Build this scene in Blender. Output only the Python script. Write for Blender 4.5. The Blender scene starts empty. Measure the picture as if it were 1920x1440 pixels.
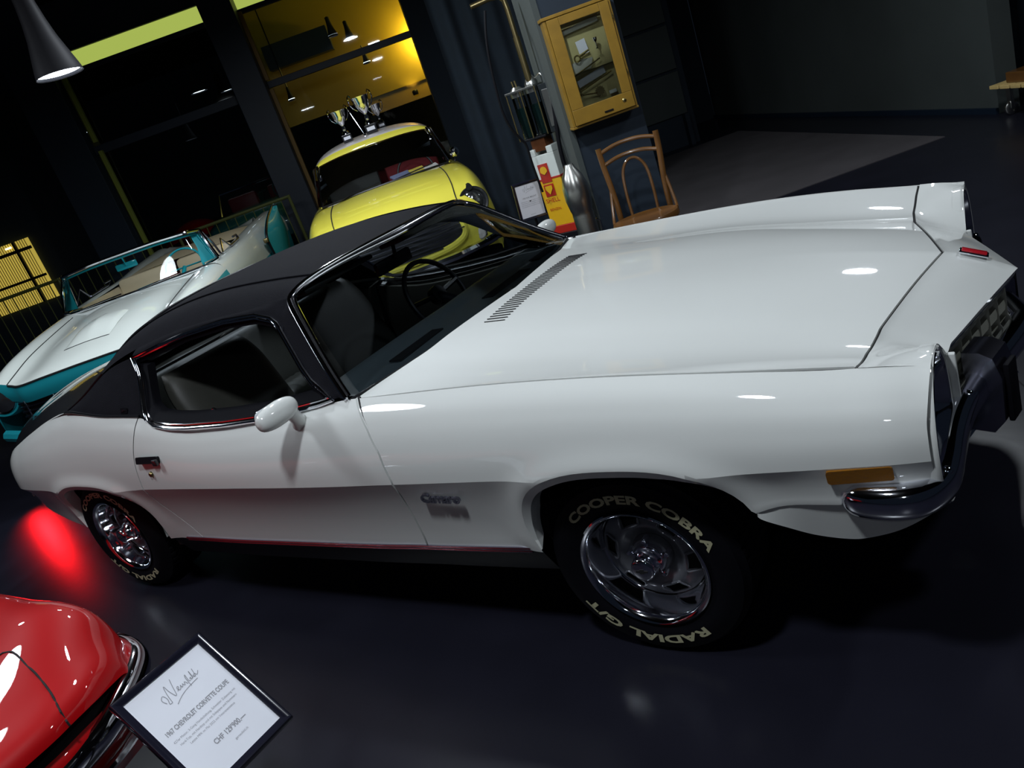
import bpy, bmesh, math, random
import numpy as np
from mathutils import Vector, Matrix
random.seed(7)
PI = math.pi
# ------------------------------------------------------------------ camera, world, key lamps, exposure
CR = np.array([[0.8184465332028525, 0.47669288471695437, -0.3207945852852863],
               [0.08363650521494809, 0.4535254231926537, 0.8873103321348895],
               [0.5684630219139785, -0.7530462032160119, 0.3313173833928741]])
CL = np.array([1.006069983711525, -2.4465469885937687, 1.611614676540819])
CF = 1488.9258852923529
cam_data = bpy.data.cameras.new('camera'); cam = bpy.data.objects.new('camera', cam_data)
bpy.context.scene.collection.objects.link(cam); bpy.context.scene.camera = cam
cam_data.sensor_width = 36.0; cam_data.lens = CF/1920*36.0; cam_data.clip_start = .05; cam_data.clip_end = 200
_m = Matrix([list(r) for r in CR.T]).to_4x4(); _m.translation = Vector(CL); cam.matrix_world = _m
sc = bpy.context.scene
sc.view_settings.view_transform = 'Standard'; sc.view_settings.look = 'None'
sc.view_settings.gamma = 1; sc.view_settings.use_curve_mapping = False
sc.view_settings.exposure = -.06
world = bpy.data.worlds.new('world'); sc.world = world; world.use_nodes = True
world.node_tree.nodes['Background'].inputs[0].default_value = (.35, .5, .8, 1)
world.node_tree.nodes['Background'].inputs[1].default_value = .012

def area(name, loc, tgt, size, power, col=(1, 1, 1), size_y=None):
    l = bpy.data.lights.new(name, 'AREA'); l.energy = power; l.color = col; l.size = size
    if size_y: l.shape = 'RECTANGLE'; l.size_y = size_y
    else: l.shape = 'DISK'
    o = bpy.data.objects.new(name, l); sc.collection.objects.link(o); o.location = loc
    d = Vector(tgt)-Vector(loc); o.rotation_euler = d.to_track_quat('-Z', 'Y').to_euler()
    return o
def spot(name, loc, tgt, power, angle=70, col=(1, 1, 1), r=.05, blend=.6):
    l = bpy.data.lights.new(name, 'SPOT'); l.energy = power; l.color = col; l.spot_size = math.radians(angle)
    l.spot_blend = blend; l.shadow_soft_size = r
    o = bpy.data.objects.new(name, l); sc.collection.objects.link(o); o.location = loc
    d = Vector(tgt)-Vector(loc); o.rotation_euler = d.to_track_quat('-Z', 'Y').to_euler()
    return o
COOL = (.86, .93, 1.0)
LAMPS = [((.2, -2.1, 3.5), 62, 'above the red car and the white coupe door'), ((-3.3, -1.8, 3.6), 50, 'above the white coupe tail'), ((.45, 3.7, 3.0), 34, 'above the floor between coupe and grey mat'),
         ((-1.7, .6, 3.6), 38, 'above the white coupe and the fuel pump'), ((-3.4, 2.2, 3.6), 70, 'above the yellow car bonnet'),
         ((-5.2, -.6, 3.4), 20, 'above the nose of the turquoise convertible'), ((2.6, .6, 3.4), 28, 'above the empty floor right of the coupe'), ((-4.32, 1.05, 2.63), 16, ''), ((1.6, -4.4, 3.2), 6, 'behind the visitor')]
for i_, (p_, w_, l_) in enumerate(LAMPS):
    area('lamp_light', p_, (p_[0], p_[1], 0), .9 if 'tail' in l_ else .30, w_, COOL)
for i_, (a_, b_, w_) in enumerate((((-.9, 1.0, 2.9), (-2.0, 3.0, 1.1), 95), ((-.4, 3.4, 3.1), (-1.6, 6.0, 1.0), 12))):
    spot('track_spot', a_, b_, w_, 60, COOL, .04)  # spots without fixtures, added to brighten the small sign and the cabinet
spot('red_floor_spot', (-6.1, .17, .50), (-4.60, -.38, 0), 30, 21, (1, .008, .012), .05, 1.0)  # added grazing spot that imitates a red reflection streak on the floor


# ------------------------------------------------------------------ numeric helpers
def ray(u, v):
    return CR.T @ np.array([(u-960)/CF, -(v-720)/CF, -1.])
def on(u, v, ax, val):
    r = ray(u, v); return CL+(val-CL[ax])/r[ax]*r
def onplane(u, v, p, n):
    r = ray(u, v); n = np.array(n, float); return CL+((np.array(p)-CL)@n)/(r@n)*r
def prj(X):
    q = CR@(np.array(X, float)-CL); return 960+CF*q[0]/-q[2], 720-CF*q[1]/-q[2]

def ci(xs, Y, xq):
    """smooth cubic through (xs, Y) with parabolic tangents; Y may be an array of vectors"""
    xs = np.asarray(xs, float); Y = np.asarray(Y, float); xq = np.asarray(xq, float)
    n = len(xs); h = np.diff(xs)
    d = np.diff(Y, axis=0)/(h.reshape((-1,)+(1,)*(Y.ndim-1)))
    m = np.zeros_like(Y)
    if n == 2: m[:] = d[0]
    else:
        for i in range(1, n-1): m[i] = (h[i]*d[i-1]+h[i-1]*d[i])/(h[i-1]+h[i])
        m[0] = d[0]*1.5-m[1]*.5; m[-1] = d[-1]*1.5-m[-2]*.5
    k = np.clip(np.searchsorted(xs, xq, side='right')-1, 0, n-2)
    t = (xq-xs[k])/h[k]; hh = h[k]
    if Y.ndim > 1 and np.ndim(t):
        sh = (-1,)+(1,)*(Y.ndim-1); t = t.reshape(sh); hh = hh.reshape(sh)
    return ((2*t**3-3*t**2+1)*Y[k]+(t**3-2*t**2+t)*hh*m[k]+(-2*t**3+3*t**2)*Y[k+1]+(t**3-t**2)*hh*m[k+1])

def loft(rows, ts, us, nt, nu, tq=None, uq=None):
    """rows[i][j] = control point; ts, us their parameters; returns (nt, nu, 3)"""
    A = np.asarray(rows, float)
    tq = np.linspace(ts[0], ts[-1], nt) if tq is None else np.asarray(tq)
    uq = np.linspace(us[0], us[-1], nu) if uq is None else np.asarray(uq)
    B = ci(ts, A, tq)
    return np.stack([ci(us, B[i], uq) for i in range(len(tq))])

# ------------------------------------------------------------------ body side of the white coupe
SX = [-3.78, -3.60, -3.40, -3.20, -2.95, -2.75, -2.55, -2.35, -2.10, -1.95, -1.80, -1.50, -1.20, -.95, -.80, -.60, -.30, 0, .2, .4, .6, .72, .765]
SP = [ # yc, zc, ym, zcr, yb, zb
 (.665,.665,.690,.532,.64,.40),
 (.695,.745,.755,.550,.69,.38),
 (.708,.805,.795,.565,.73,.36),
 (.720,.857,.825,.580,.765,.345),
 (.735,.915,.853,.590,.79,.33),
 (.752,.948,.866,.598,.805,.33),
 (.775,.952,.876,.604,.82,.33),
 (.795,.932,.886,.612,.83,.335),
 (.808,.912,.898,.622,.838,.34),
 (.820,.880,.906,.628,.845,.345),
 (.828,.856,.914,.634,.85,.347),
 (.828,.852,.924,.640,.855,.352),
 (.826,.868,.930,.643,.86,.358),
 (.820,.889,.930,.645,.862,.362),
 (.815,.897,.927,.646,.862,.366),
 (.810,.896,.924,.647,.864,.37),
 (.802,.892,.918,.648,.866,.378),
 (.800,.882,.915,.648,.868,.39),
 (.797,.869,.913,.648,.87,.43),
 (.787,.850,.905,.648,.874,.532),
 (.765,.826,.890,.648,.868,.540),
 (.745,.815,.875,.646,.855,.545),
 (.735,.809,.862,.643,.84,.545)]
def sparm(x):
    return ci(SX, SP, np.clip(x, SX[0], SX[-1]))
def S(x, z):
    """half width of the body side at (x, z)"""
    yc, zc, ym, zr, yb, zb = sparm(x)
    h = zc-zr; H = zr-zb; d = ym-yc; D = ym-yb
    if z >= zr:
        t = (zc-z)/h
        return float(ci([0, .1, .3, .62, 1.0], [yc, yc+.30*d, yc+.64*d, yc+.91*d, ym], np.clip(t, -.1, 1)))
    t = (zr-z)/H
    return float(ci([0, .2, .5, .78, 1.0, 1.4], [ym, ym-.34*D, ym-.70*D, ym-.90*D, yb, yb-.03], np.clip(t, 0, 1.6)))
ARCH = {'F': (.045, .42, .345, .256, 2.6, .5), 'R': (-2.655, .41, .405, .225, 2.6, .35)}
def archz(x, k):
    cx, z0, a, b, n, _ = ARCH[k]; q = abs(x-cx)/a
    return z0+b*(1-q**n)**(1/n) if q < 1 else None
def flare(x, z, k):
    cx, z0, a, b, n, w = ARCH[k]
    if z > z0: q = (abs((x-cx)/a)**n+abs((z-z0)/b)**n)**(1/n)
    else: q = abs(x-cx)/(a-(z0-z)*w)
    if q < .98: q = .98
    d = (q-1)*.30
    amp = {'F': .014, 'R': .014}[k]
    return amp*math.exp(-(d/.045)**2)
def SY(x, z):
    return S(x, z)+flare(x, z, 'F')+flare(x, z, 'R')
def raySide(u, v):
    y = -.9
    for i in range(30):
        p = on(u, v, 1, y); y = .5*y+.5*-SY(p[0], p[2])
    return on(u, v, 1, y)

# ------------------------------------------------------------------ scene helpers
def mk(name, V, F, mat=None, parent=None, smooth=True, sharp=40, label=None):
    me = bpy.data.meshes.new(name)
    me.from_pydata([tuple(map(float, v)) for v in V], [], [tuple(f) for f in F])
    bm = bmesh.new(); bm.from_mesh(me); bmesh.ops.recalc_face_normals(bm, faces=bm.faces); bm.to_mesh(me); bm.free()
    if smooth:
        me.polygons.foreach_set('use_smooth', [True]*len(me.polygons)); me.set_sharp_from_angle(angle=math.radians(sharp))
    me.update()
    o = bpy.data.objects.new(name, me); sc.collection.objects.link(o)
    if mat: me.materials.append(mat)
    if parent: setpar(o, parent)
    if label: o['label'] = label
    return o
def setpar(o, p):
    o.parent = p; o.matrix_parent_inverse = wm(p).inverted()
def wm(o):
    m = o.matrix_basis
    if o.parent: m = wm(o.parent) @ o.matrix_parent_inverse @ m
    return m
def thing(name, label, cat, loc=(0, 0, 0), rz=0, group=None):
    o = bpy.data.objects.new(name, None); sc.collection.objects.link(o); o.empty_display_size = .1
    o.location = loc; o.rotation_euler = (0, 0, rz); tag(o, label, cat, group); return o
def tag(o, label, cat, group=None):
    o['label'] = label; o['category'] = cat
    if group: o['group'] = group
    return o
def struct(o): o['kind'] = 'structure'; return o
class MB:
    """collects shapes into one mesh"""
    def __init__(s): s.V = []; s.F = []
    def add(s, V, F):
        n = len(s.V); s.V += [tuple(map(float, v)) for v in V]; s.F += [tuple(i+n for i in f) for f in F]; return s
    def grid(s, P, close_u=False, close_v=False):
        a, b = P.shape[:2]; F = []
        for i in range(a-(0 if close_u else 1)):
            for j in range(b-(0 if close_v else 1)):
                F.append((i*b+j, i*b+(j+1) % b, ((i+1) % a)*b+(j+1) % b, ((i+1) % a)*b+j))
        return s.add(P.reshape(-1, 3), F)
    def tube(s, path, r, seg=8, closed=False, cap=True, squash=None):
        P = np.asarray(path, float); n = len(P); r = np.broadcast_to(np.asarray(r, float), (n,))
        T = np.gradient(P, axis=0) if not closed else np.roll(P, -1, 0)-np.roll(P, 1, 0)
        T /= np.linalg.norm(T, axis=1)[:, None]+1e-12
        up = np.array([0, 0, 1.]) if abs(T[0][2]) < .9 else np.array([1., 0, 0])
        a = np.cross(up, T[0]); a /= np.linalg.norm(a); R = []
        for i in range(n):
            a = a-(a@T[i])*T[i]; a /= np.linalg.norm(a)+1e-12; b = np.cross(T[i], a)
            sq = squash or (1, 1)
            R.append([P[i]+r[i]*(math.cos(t)*a*sq[0]+math.sin(t)*b*sq[1]) for t in np.linspace(0, 2*PI, seg, endpoint=False)])
        R = np.array(R); m = len(s.V); s.grid(R, close_u=closed, close_v=True)
        if cap and not closed:
            s.F.append(tuple(m+k for k in range(seg))[::-1]); s.F.append(tuple(m+(n-1)*seg+k for k in range(seg)))
        return s
    def box(s, c, size, rot=None, bev=0):
        bm = bmesh.new(); bmesh.ops.create_cube(bm, size=1)
        for v in bm.verts: v.co = Vector((v.co.x*size[0], v.co.y*size[1], v.co.z*size[2]))
        if bev: bmesh.ops.bevel(bm, geom=bm.edges[:]+bm.verts[:], offset=bev, segments=2, affect='EDGES', profile=.5)
        M = np.eye(3) if rot is None else np.asarray(rot, float)
        bm.verts.index_update()
        V = [M@np.array(v.co)+np.array(c, float) for v in bm.verts]; F = [[v.index for v in f.verts] for f in bm.faces]
        bm.free(); return s.add(V, F)
    def lathe(s, prof, seg=48, M=None, c=(0, 0, 0), arc=(0, 2*PI)):
        """prof: (radius, height) pairs revolved about local z, then M rotates and c moves"""
        full = abs(arc[1]-arc[0]-2*PI) < 1e-6
        ang = np.linspace(arc[0], arc[1], seg, endpoint=not full); M = np.eye(3) if M is None else np.asarray(M, float)
        P = np.array([[M@np.array([r*math.cos(t), r*math.sin(t), h])+np.array(c, float) for (r, h) in prof] for t in ang])
        return s.grid(P, close_u=full)
    def prism(s, poly, d, c=(0, 0, 0), M=None):
        """2-D outline in local xy extruded by d along local z"""
        M = np.eye(3) if M is None else np.asarray(M, float); n = len(poly)
        V = [M@np.array([p[0], p[1], h])+np.array(c, float) for h in (0, d) for p in poly]
        F = [tuple(range(n))[::-1], tuple(range(n, 2*n))]+[(i, (i+1) % n, n+(i+1) % n, n+i) for i in range(n)]
        return s.add(V, F)
    def build(s, name, mat, parent=None, smooth=True, sharp=40, label=None):
        return mk(name, s.V, s.F, mat, parent, smooth, sharp, label)
def frame(p, x, y):
    """rotation whose columns are x, y and x cross y"""
    x = np.array(x, float); x /= np.linalg.norm(x); y = np.array(y, float); y -= (y@x)*x; y /= np.linalg.norm(y)
    return np.stack([x, y, np.cross(x, y)], 1)
def rrect(w, h, r, n=5):
    o = []
    for cx, cy, a0 in ((w/2-r, h/2-r, 0), (-w/2+r, h/2-r, PI/2), (-w/2+r, -h/2+r, PI), (w/2-r, -h/2+r, 1.5*PI)):
        o += [(cx+r*math.cos(a0+t), cy+r*math.sin(a0+t)) for t in np.linspace(0, PI/2, n)]
    return o
def mirror(P): Q = np.array(P, float).copy(); Q[..., 1] *= -1; return Q
_tc = {}
def textmesh(s, size=1.0, shear=0, extrude=.0, align='CENTER', bold=0, space=1.0):
    c = bpy.data.curves.new('text', 'FONT'); c.body = s; c.size = size; c.shear = shear; c.extrude = extrude; c.align_x = align
    c.offset = bold; c.space_character = space; c.resolution_u = 3
    o = bpy.data.objects.new('text', c); sc.collection.objects.link(o)
    dg = bpy.context.evaluated_depsgraph_get(); me = o.evaluated_get(dg).to_mesh()
    V = np.array([v.co[:] for v in me.vertices]).reshape(-1, 3); F = [tuple(p.vertices) for p in me.polygons]
    o.evaluated_get(dg).to_mesh_clear(); bpy.data.objects.remove(o); bpy.data.curves.remove(c)
    return V, F

# ------------------------------------------------------------------ materials
def srgb(h):
    if isinstance(h, str): h = [int(h[i:i+2], 16)/255 for i in (0, 2, 4)]
    return tuple(c/12.92 if c <= .04045 else ((c+.055)/1.055)**2.4 for c in h)+(1,)
def mat(name, col, rough=.5, metal=0, coat=0, noise=0, nscale=20, bump=0, bscale=200, spec=.5, emit=None, es=1, coat_r=.05, alpha=None, sheen=0):
    m = bpy.data.materials.new(name); m.use_nodes = True; nt = m.node_tree; b = nt.nodes['Principled BSDF']
    c = srgb(col) if isinstance(col, str) else tuple(col)+(1,)
    b.inputs['Base Color'].default_value = c; b.inputs['Roughness'].default_value = rough; b.inputs['Metallic'].default_value = metal
    b.inputs['Coat Weight'].default_value = coat; b.inputs['Coat Roughness'].default_value = coat_r
    b.inputs['Specular IOR Level'].default_value = spec; b.inputs['Sheen Weight'].default_value = sheen
    tc = nt.nodes.new('ShaderNodeTexCoord')
    if noise:
        n = nt.nodes.new('ShaderNodeTexNoise'); n.inputs['Scale'].default_value = nscale; n.inputs['Detail'].default_value = 4
        nt.links.new(tc.outputs['Object'], n.inputs['Vector'])
        mx = nt.nodes.new('ShaderNodeMix'); mx.data_type = 'RGBA'; mx.blend_type = 'MULTIPLY'; mx.inputs[0].default_value = 1
        rr = nt.nodes.new('ShaderNodeMapRange'); rr.inputs[3].default_value = 1-noise; rr.inputs[4].default_value = 1+noise
        nt.links.new(n.outputs['Fac'], rr.inputs[0]); mx.inputs[6].default_value = c; nt.links.new(rr.outputs[0], mx.inputs[7])
        nt.links.new(mx.outputs[2], b.inputs['Base Color'])
    if bump:
        n2 = nt.nodes.new('ShaderNodeTexNoise'); n2.inputs['Scale'].default_value = bscale; n2.inputs['Detail'].default_value = 3
        nt.links.new(tc.outputs['Object'], n2.inputs['Vector'])
        bp = nt.nodes.new('ShaderNodeBump'); bp.inputs['Strength'].default_value = bump; bp.inputs['Distance'].default_value = .002
        nt.links.new(n2.outputs['Fac'], bp.inputs['Height']); nt.links.new(bp.outputs[0], b.inputs['Normal'])
    if emit:
        b.inputs['Emission Color'].default_value = srgb(emit) if isinstance(emit, str) else tuple(emit)+(1,)
        b.inputs['Emission Strength'].default_value = es
    return m
def glassmat(name, tint=(.75, .82, .85), refl=1.0, ior=1.5):
    """thin window pane: tinted see-through plus a Fresnel mirror"""
    m = bpy.data.materials.new(name); m.use_nodes = True; nt = m.node_tree; nt.nodes.clear()
    out = nt.nodes.new('ShaderNodeOutputMaterial'); tr = nt.nodes.new('ShaderNodeBsdfTransparent'); tr.inputs[0].default_value = tuple(tint)+(1,)
    gl = nt.nodes.new('ShaderNodeBsdfGlossy'); gl.inputs['Roughness'].default_value = .02; gl.inputs[0].default_value = (refl, refl, refl, 1)
    fr = nt.nodes.new('ShaderNodeFresnel'); fr.inputs[0].default_value = ior; mx = nt.nodes.new('ShaderNodeMixShader')
    nt.links.new(fr.outputs[0], mx.inputs[0]); nt.links.new(tr.outputs[0], mx.inputs[1]); nt.links.new(gl.outputs[0], mx.inputs[2])
    nt.links.new(mx.outputs[0], out.inputs[0]); return m
M = {}
M['white'] = mat('white_paint', (.72, .735, .71), .5, spec=.15, coat=1, coat_r=.03, noise=.015, nscale=3)
M['blackpaint'] = mat('dark_gloss', (.012, .013, .016), .3, coat=1)
M['vinyl'] = mat('black_vinyl', (.0075, .0075, .0105), .75, bump=.8, bscale=450, noise=.3, nscale=25, spec=.05)
M['chrome'] = mat('chrome', (.86, .87, .93), .07, metal=1, noise=.05, nscale=9)
M['dchrome'] = mat('dark_chrome', (.34, .34, .42), .22, metal=1)
M['satin'] = mat('polished_trim', (.80, .80, .86), .2, metal=1)
M['black'] = mat('black_plastic', (.006, .006, .008), .4, spec=.25, noise=.1)
M['wrubber'] = mat('window_rubber', (.004, .004, .006), .7, spec=.06)
M['rubber'] = mat('tyre_rubber', (.003, .003, .005), .6, spec=.15, bump=.3, bscale=90, noise=.15, nscale=40)
M['letter'] = mat('tyre_letters', (.46, .44, .28), .7, noise=.15, nscale=80)
M['dark'] = mat('underbody_black', (.006, .006, .007), .8, noise=.2)
M['wgrey'] = mat('wheel_silver', (.14, .145, .165), .3, metal=.35, coat=.3, noise=.08, nscale=30)
M['seat'] = mat('seat_vinyl', (.05, .05, .042), .5, bump=.2, bscale=300, noise=.15, nscale=15)
M['dash'] = mat('dash_vinyl', (.085, .10, .105), .55, bump=.3, bscale=300, noise=.1)
M['glass'] = glassmat('car_glass', (.60, .66, .70))
M['clear'] = glassmat('clear_glass', (.92, .94, .93))
M['amber'] = mat('amber_lens', (.26, .10, .004), .25, coat=1, bump=.6, bscale=160)
M['red'] = mat('red_enamel', (.5, .01, .02), .25, coat=1)
M['lens'] = mat('headlight_glass', (.55, .58, .6), .08, metal=.6, bump=.5, bscale=60)
M['grille'] = mat('grille_silver', (.34, .34, .28), .35, metal=.1, noise=.1)
M['brass'] = mat('tarnished_brass', (.24, .19, .09), .35, metal=1, noise=.2)

# ------------------------------------------------------------------ 1 the white coupe
coupe = thing('white_coupe', 'large white two-door coupe with black vinyl roof across the foreground', 'car', (-1.35, 0, 0))
W_ = M['white']
def flange(mb, pts, d):
    """turns a panel edge inwards; pts (n,3), d (n,3) offsets"""
    pts = np.asarray(pts, float); mb.grid(np.stack([pts, pts+np.asarray(d, float)]))
def both(name, P_list, m, parent=coupe, extra=None, sharp=40, label=None):
    for s in (1, -1):
        mb = MB()
        for P in P_list: mb.grid(P if s == 1 else mirror(P))
        o = mb.build(name, m, parent, sharp=sharp, label=label)
    return o

# ---- hood and nose: one height field, rows from the cowl to the front edge
US = [0, .28, .52, .64, .74, .86, 1.0]
H_rows = [
 [(-.665,0,.935),(-.69,.22,.933),(-.72,.42,.925),(-.735,.52,.918),(-.765,.60,.911),(-.80,.70,.903),(-.835,.812,.894)],
 [(-.33,0,.928),(-.34,.22,.925),(-.36,.42,.905),(-.36,.51,.892),(-.36,.595,.884),(-.36,.69,.885),(-.36,.803,.893)],
 [(.05,0,.903),(.04,.22,.899),(.03,.42,.880),(.03,.51,.864),(.03,.59,.857),(.03,.68,.861),(.03,.799,.880)],
 [(.42,0,.866),(.38,.22,.861),(.34,.41,.840),(.33,.49,.826),(.33,.57,.821),(.33,.66,.829),(.33,.791,.857)],
 [(.755,0,.806),(.701,.22,.800),(.650,.425,.782),(.640,.49,.775),(.630,.56,.774),(.626,.65,.788),(.634,.760,.824)]]
N_rows = [H_rows[-1],
 [(.845,0,.774),(.780,.215,.767),(.722,.41,.748),(.706,.485,.744),(.702,.55,.766),(.703,.64,.799),(.706,.752,.817)],
 [(.929,0,.727),(.858,.215,.722),(.794,.425,.714),(.786,.485,.714),(.783,.540,.752),(.781,.62,.800),(.778,.738,.803)]]
def sym_grid(G):
    """(rows, across, 3) for y>=0 -> both halves"""
    return np.concatenate([mirror(G[:, ::-1]), G[:, 1:]], 1)
uq = np.concatenate([np.linspace(0, .06, 4), np.linspace(.1, .48, 10), np.linspace(.5, 1, 26)])
VH = ([0, .010, .444, .58, .70, .76], [.757, .754, .643, .628, .630, .636])
VN = ([0, .008, .430, .47, .50, .74, .80], [.930, .927, .789, .785, .784, .778, .776])
def snap(A, row, tab, back):
    """pull a row of a grid onto a plan curve x(y), easing into the rows behind it"""
    for j in range(A.shape[1]):
        dx = np.interp(A[row, j, 1], *tab)-A[row, j, 0]
        n_ = A.shape[0]
        for i in range(n_):
            w = max(0, 1-abs((row % n_)-i)/back); A[i, j, 0] += dx*w
G = loft(H_rows, [0, .3, .62, .9, 1.18], US, 0, 0, tq=np.linspace(0, 1.18, 44), uq=uq)
snap(G, 43, VH, 8)
def hz(x, y):
    """height of the hood surface at a point"""
    y = abs(y); q = G.reshape(-1, 3); d = (q[:, 0]-x)**2+(q[:, 1]-y)**2; k = np.argsort(d)[:4]; w = 1/(d[k]+1e-6)
    return float((q[k, 2]*w).sum()/w.sum())
mb = MB(); Gs = sym_grid(G)
Gs[:, 0, 1] += .0085; Gs[:, -1, 1] -= .0085; Gs[-1, :, 0] -= .004
mb.grid(Gs); down = np.array([0, 0, -.02])
for e in (Gs[:, 0], Gs[:, -1], Gs[-1], Gs[0]): flange(mb, e, np.tile(down, (len(e), 1)))
hood = mb.build('hood', W_, coupe)
Nn = loft(N_rows, [0, .5, 1], US, 0, 0, tq=np.linspace(0, 1, 14), uq=uq)
snap(Nn, 0, VH, 5); snap(Nn, 13, VN, 5)
Ns = sym_grid(Nn); Ns[0, :, 0] += .004
mb = MB(); mb.grid(Ns); flange(mb, Ns[0], np.tile([0, 0, -.02], (Ns.shape[1], 1)))
fr = Ns[-1]; flange(mb, fr, np.tile([-.012, 0, -.022], (len(fr), 1)))
nose = mb.build('nose_panel', W_, coupe, sharp=50)
# dark tubes in the panel gaps, painting in their shade
for s in (-1, 1):
    mb = MB(); mb.tube(G[:, -1]*[1, s, 1]-[0, s*.0015, .0085], .0055, 6); mb.build('hood_seal', M['dark'], coupe)
mb = MB(); mb.tube(sym_grid(Nn)[0]-[0, 0, .010], .006, 6); mb.build('nose_seal', M['dark'], coupe)

# ---- side panels
def gapF(z): return float(np.interp(z, [.34, .40, .443, .541, .654, .752, .816, .865, .897, .92], [-.745, -.733, -.731, -.723, -.705, -.72, -.752, -.79, -.825, -.85]))
def gapR(z): return float(np.interp(z, [.33, .355, .454, .531, .608, .67, .75, .811, .865, .906, .93], [-1.97, -2.0, -2.085, -2.14, -2.155, -2.142, -2.124, -2.10, -2.083, -2.076, -2.07]))
def side_cols(xs, warps, nU=24, nL=14, forceb=None):
    """columns of points crest -> bottom for nominal x; warps = [(x0, half width, function dx(z))]"""
    cols = []
    for x in xs:
        yc, zc, ym, zr, yb, zb = sparm(x); bot = zb
        for k in ARCH:
            a = archz(x, k)
            if a is not None and forceb is None: bot = max(bot, a)
        zk = max(zr, bot+.012)
        zs = np.concatenate([zc-(zc-zk)*(np.linspace(0, 1, nU)**1.15), zk-(zk-bot)*np.linspace(0, 1, nL)[1:]])
        col = []
        for z in zs:
            xx = x
            for (x0, hw, fn) in warps:
                w = max(0, 1-abs(x-x0)/hw); w = w*w*(3-2*w); xx += w*fn(z)
            for k in ARCH:
                cx, z0, a, b, n, wd = ARCH[k]
                if z < z0 and not (k == 'F' and x > cx) and abs(x-cx) >= a-1e-6:
                    q = max(0, 1-(abs(x-cx)-a)/.25); xx += math.copysign(1, cx-x)*(z0-z)*wd*q
            col.append((xx, -SY(xx, z), z))
        cols.append(col)
    return np.array(cols)
def arch_edge(k, xs_in, zlow, rear_only=False):
    """points around the wheel opening, from one foot to the other"""
    cx, z0, a, b, n, wd = ARCH[k]; P = []
    for z in np.linspace(zlow, z0, 8)[:-1]: P.append((cx-a+(z0-z)*wd, z))
    zb2 = .53 if k == 'F' else zlow
    for t in np.linspace(PI, 0, 40):
        c, s_ = math.cos(t), math.sin(t); x = cx+a*math.copysign(abs(c)**(2/n), c); z = z0+b*abs(s_)**(2/n)
        if k == 'F' and x > cx and z < .53: continue
        P.append((x, z))
    if k == 'R':
        for z in np.linspace(z0, zlow, 8)[1:]: P.append((cx+a-(z0-z)*wd, z))
    return np.array([(x, -SY(x, z), z) for x, z in P])
def arch_lip(mb, k, E):
    cx, z0 = ARCH[k][0], ARCH[k][1]-.05
    c = np.array([cx, 0, z0]); r = c-E; r[:, 1] = 0; r /= np.linalg.norm(r, axis=1)[:, None]
    w = np.clip(np.minimum(np.arange(len(E)), len(E)-1-np.arange(len(E)))/11, .0, 1)[:, None]
    A = E+r*.024*w+[0, .010, 0]; B = A+r*.004*w+np.array([0, .05, 0])*w
    mb.grid(np.stack([E, A, B]))
def cosx(cx, a, n=31): return cx+a*np.cos(np.linspace(PI, 0, n))
ax, aw = ARCH['F'][0], ARCH['F'][2]; rx, rw = ARCH['R'][0], ARCH['R'][2]
wF = (-.76, .30, lambda z: gapF(z)+.76); wR = (-2.09, .155, lambda z: gapR(z)+2.09)
wR2 = (-2.09, .5, lambda z: gapR(z)+2.09)
fe = lambda z: .0+.012*max(0, (z-.72))/.09-.02*max(0, (.60-z))/.06*0
fender_cols = [side_cols(np.linspace(-.756, ax-aw, 20), [wF]), side_cols(cosx(ax, aw), []), side_cols(np.linspace(ax+aw, .768, 18), [(.768, .12, fe)])]
door_cols = [side_cols(np.linspace(-2.087, -.764, 56), [wF, wR2])]
ex_ = lambda z: -.0
tailw = (-3.78, .4, lambda z: -.05+.25*(z-.56)**2*-4+(.05 if z < .7 else .05-.35*(z-.7)))
quarter_cols = [side_cols(np.linspace(-3.78, rx-rw, 24), []), side_cols(cosx(rx, rw), []), side_cols(np.linspace(rx+rw, -2.093, 9), [wR])]
def side_panel(name, cols, archk=None, zlow=.37, edges=(), rot=True):
    for s in (1, -1):
        mb = MB()
        for C in cols: mb.grid(C)
        if archk: arch_lip(mb, archk, arch_edge(archk, None, zlow))
        for e in edges: flange(mb, e, np.tile([0, .014, 0], (len(e), 1)))
        top = np.concatenate([C[:, 0] for C in cols]); flange(mb, top, np.tile([0, .008, -.014], (len(top), 1)))
        if s == -1: mb.V = [(v[0], -v[1], v[2]) for v in mb.V]
        o = mb.build(name, W_, coupe, sharp=12)
        bm = bmesh.new(); bm.from_mesh(o.data); bmesh.ops.remove_doubles(bm, verts=bm.verts, dist=.0006); bm.to_mesh(o.data); bm.free()
        o.data.set_sharp_from_angle(angle=math.radians(12))
side_panel('front_fender', fender_cols, 'F', .385, edges=(fender_cols[0][0],))
side_panel('door_panel', door_cols, edges=(door_cols[0][0], door_cols[0][-1]))
side_panel('quarter_panel', quarter_cols, 'R', .345, edges=(quarter_cols[2][-1],))
for e in (fender_cols[0][0], quarter_cols[2][-1]):
    for s in (1, -1):
        mb = MB(); mb.tube(e*[1, s, 1]+[0, s*.007, 0]+[(-.003 if e is fender_cols[0][0] else .003), 0, 0], .006, 6); mb.build('door_seal', M['dark'], coupe)  # dark tube set in the door gap to stand in for its shade
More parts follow.
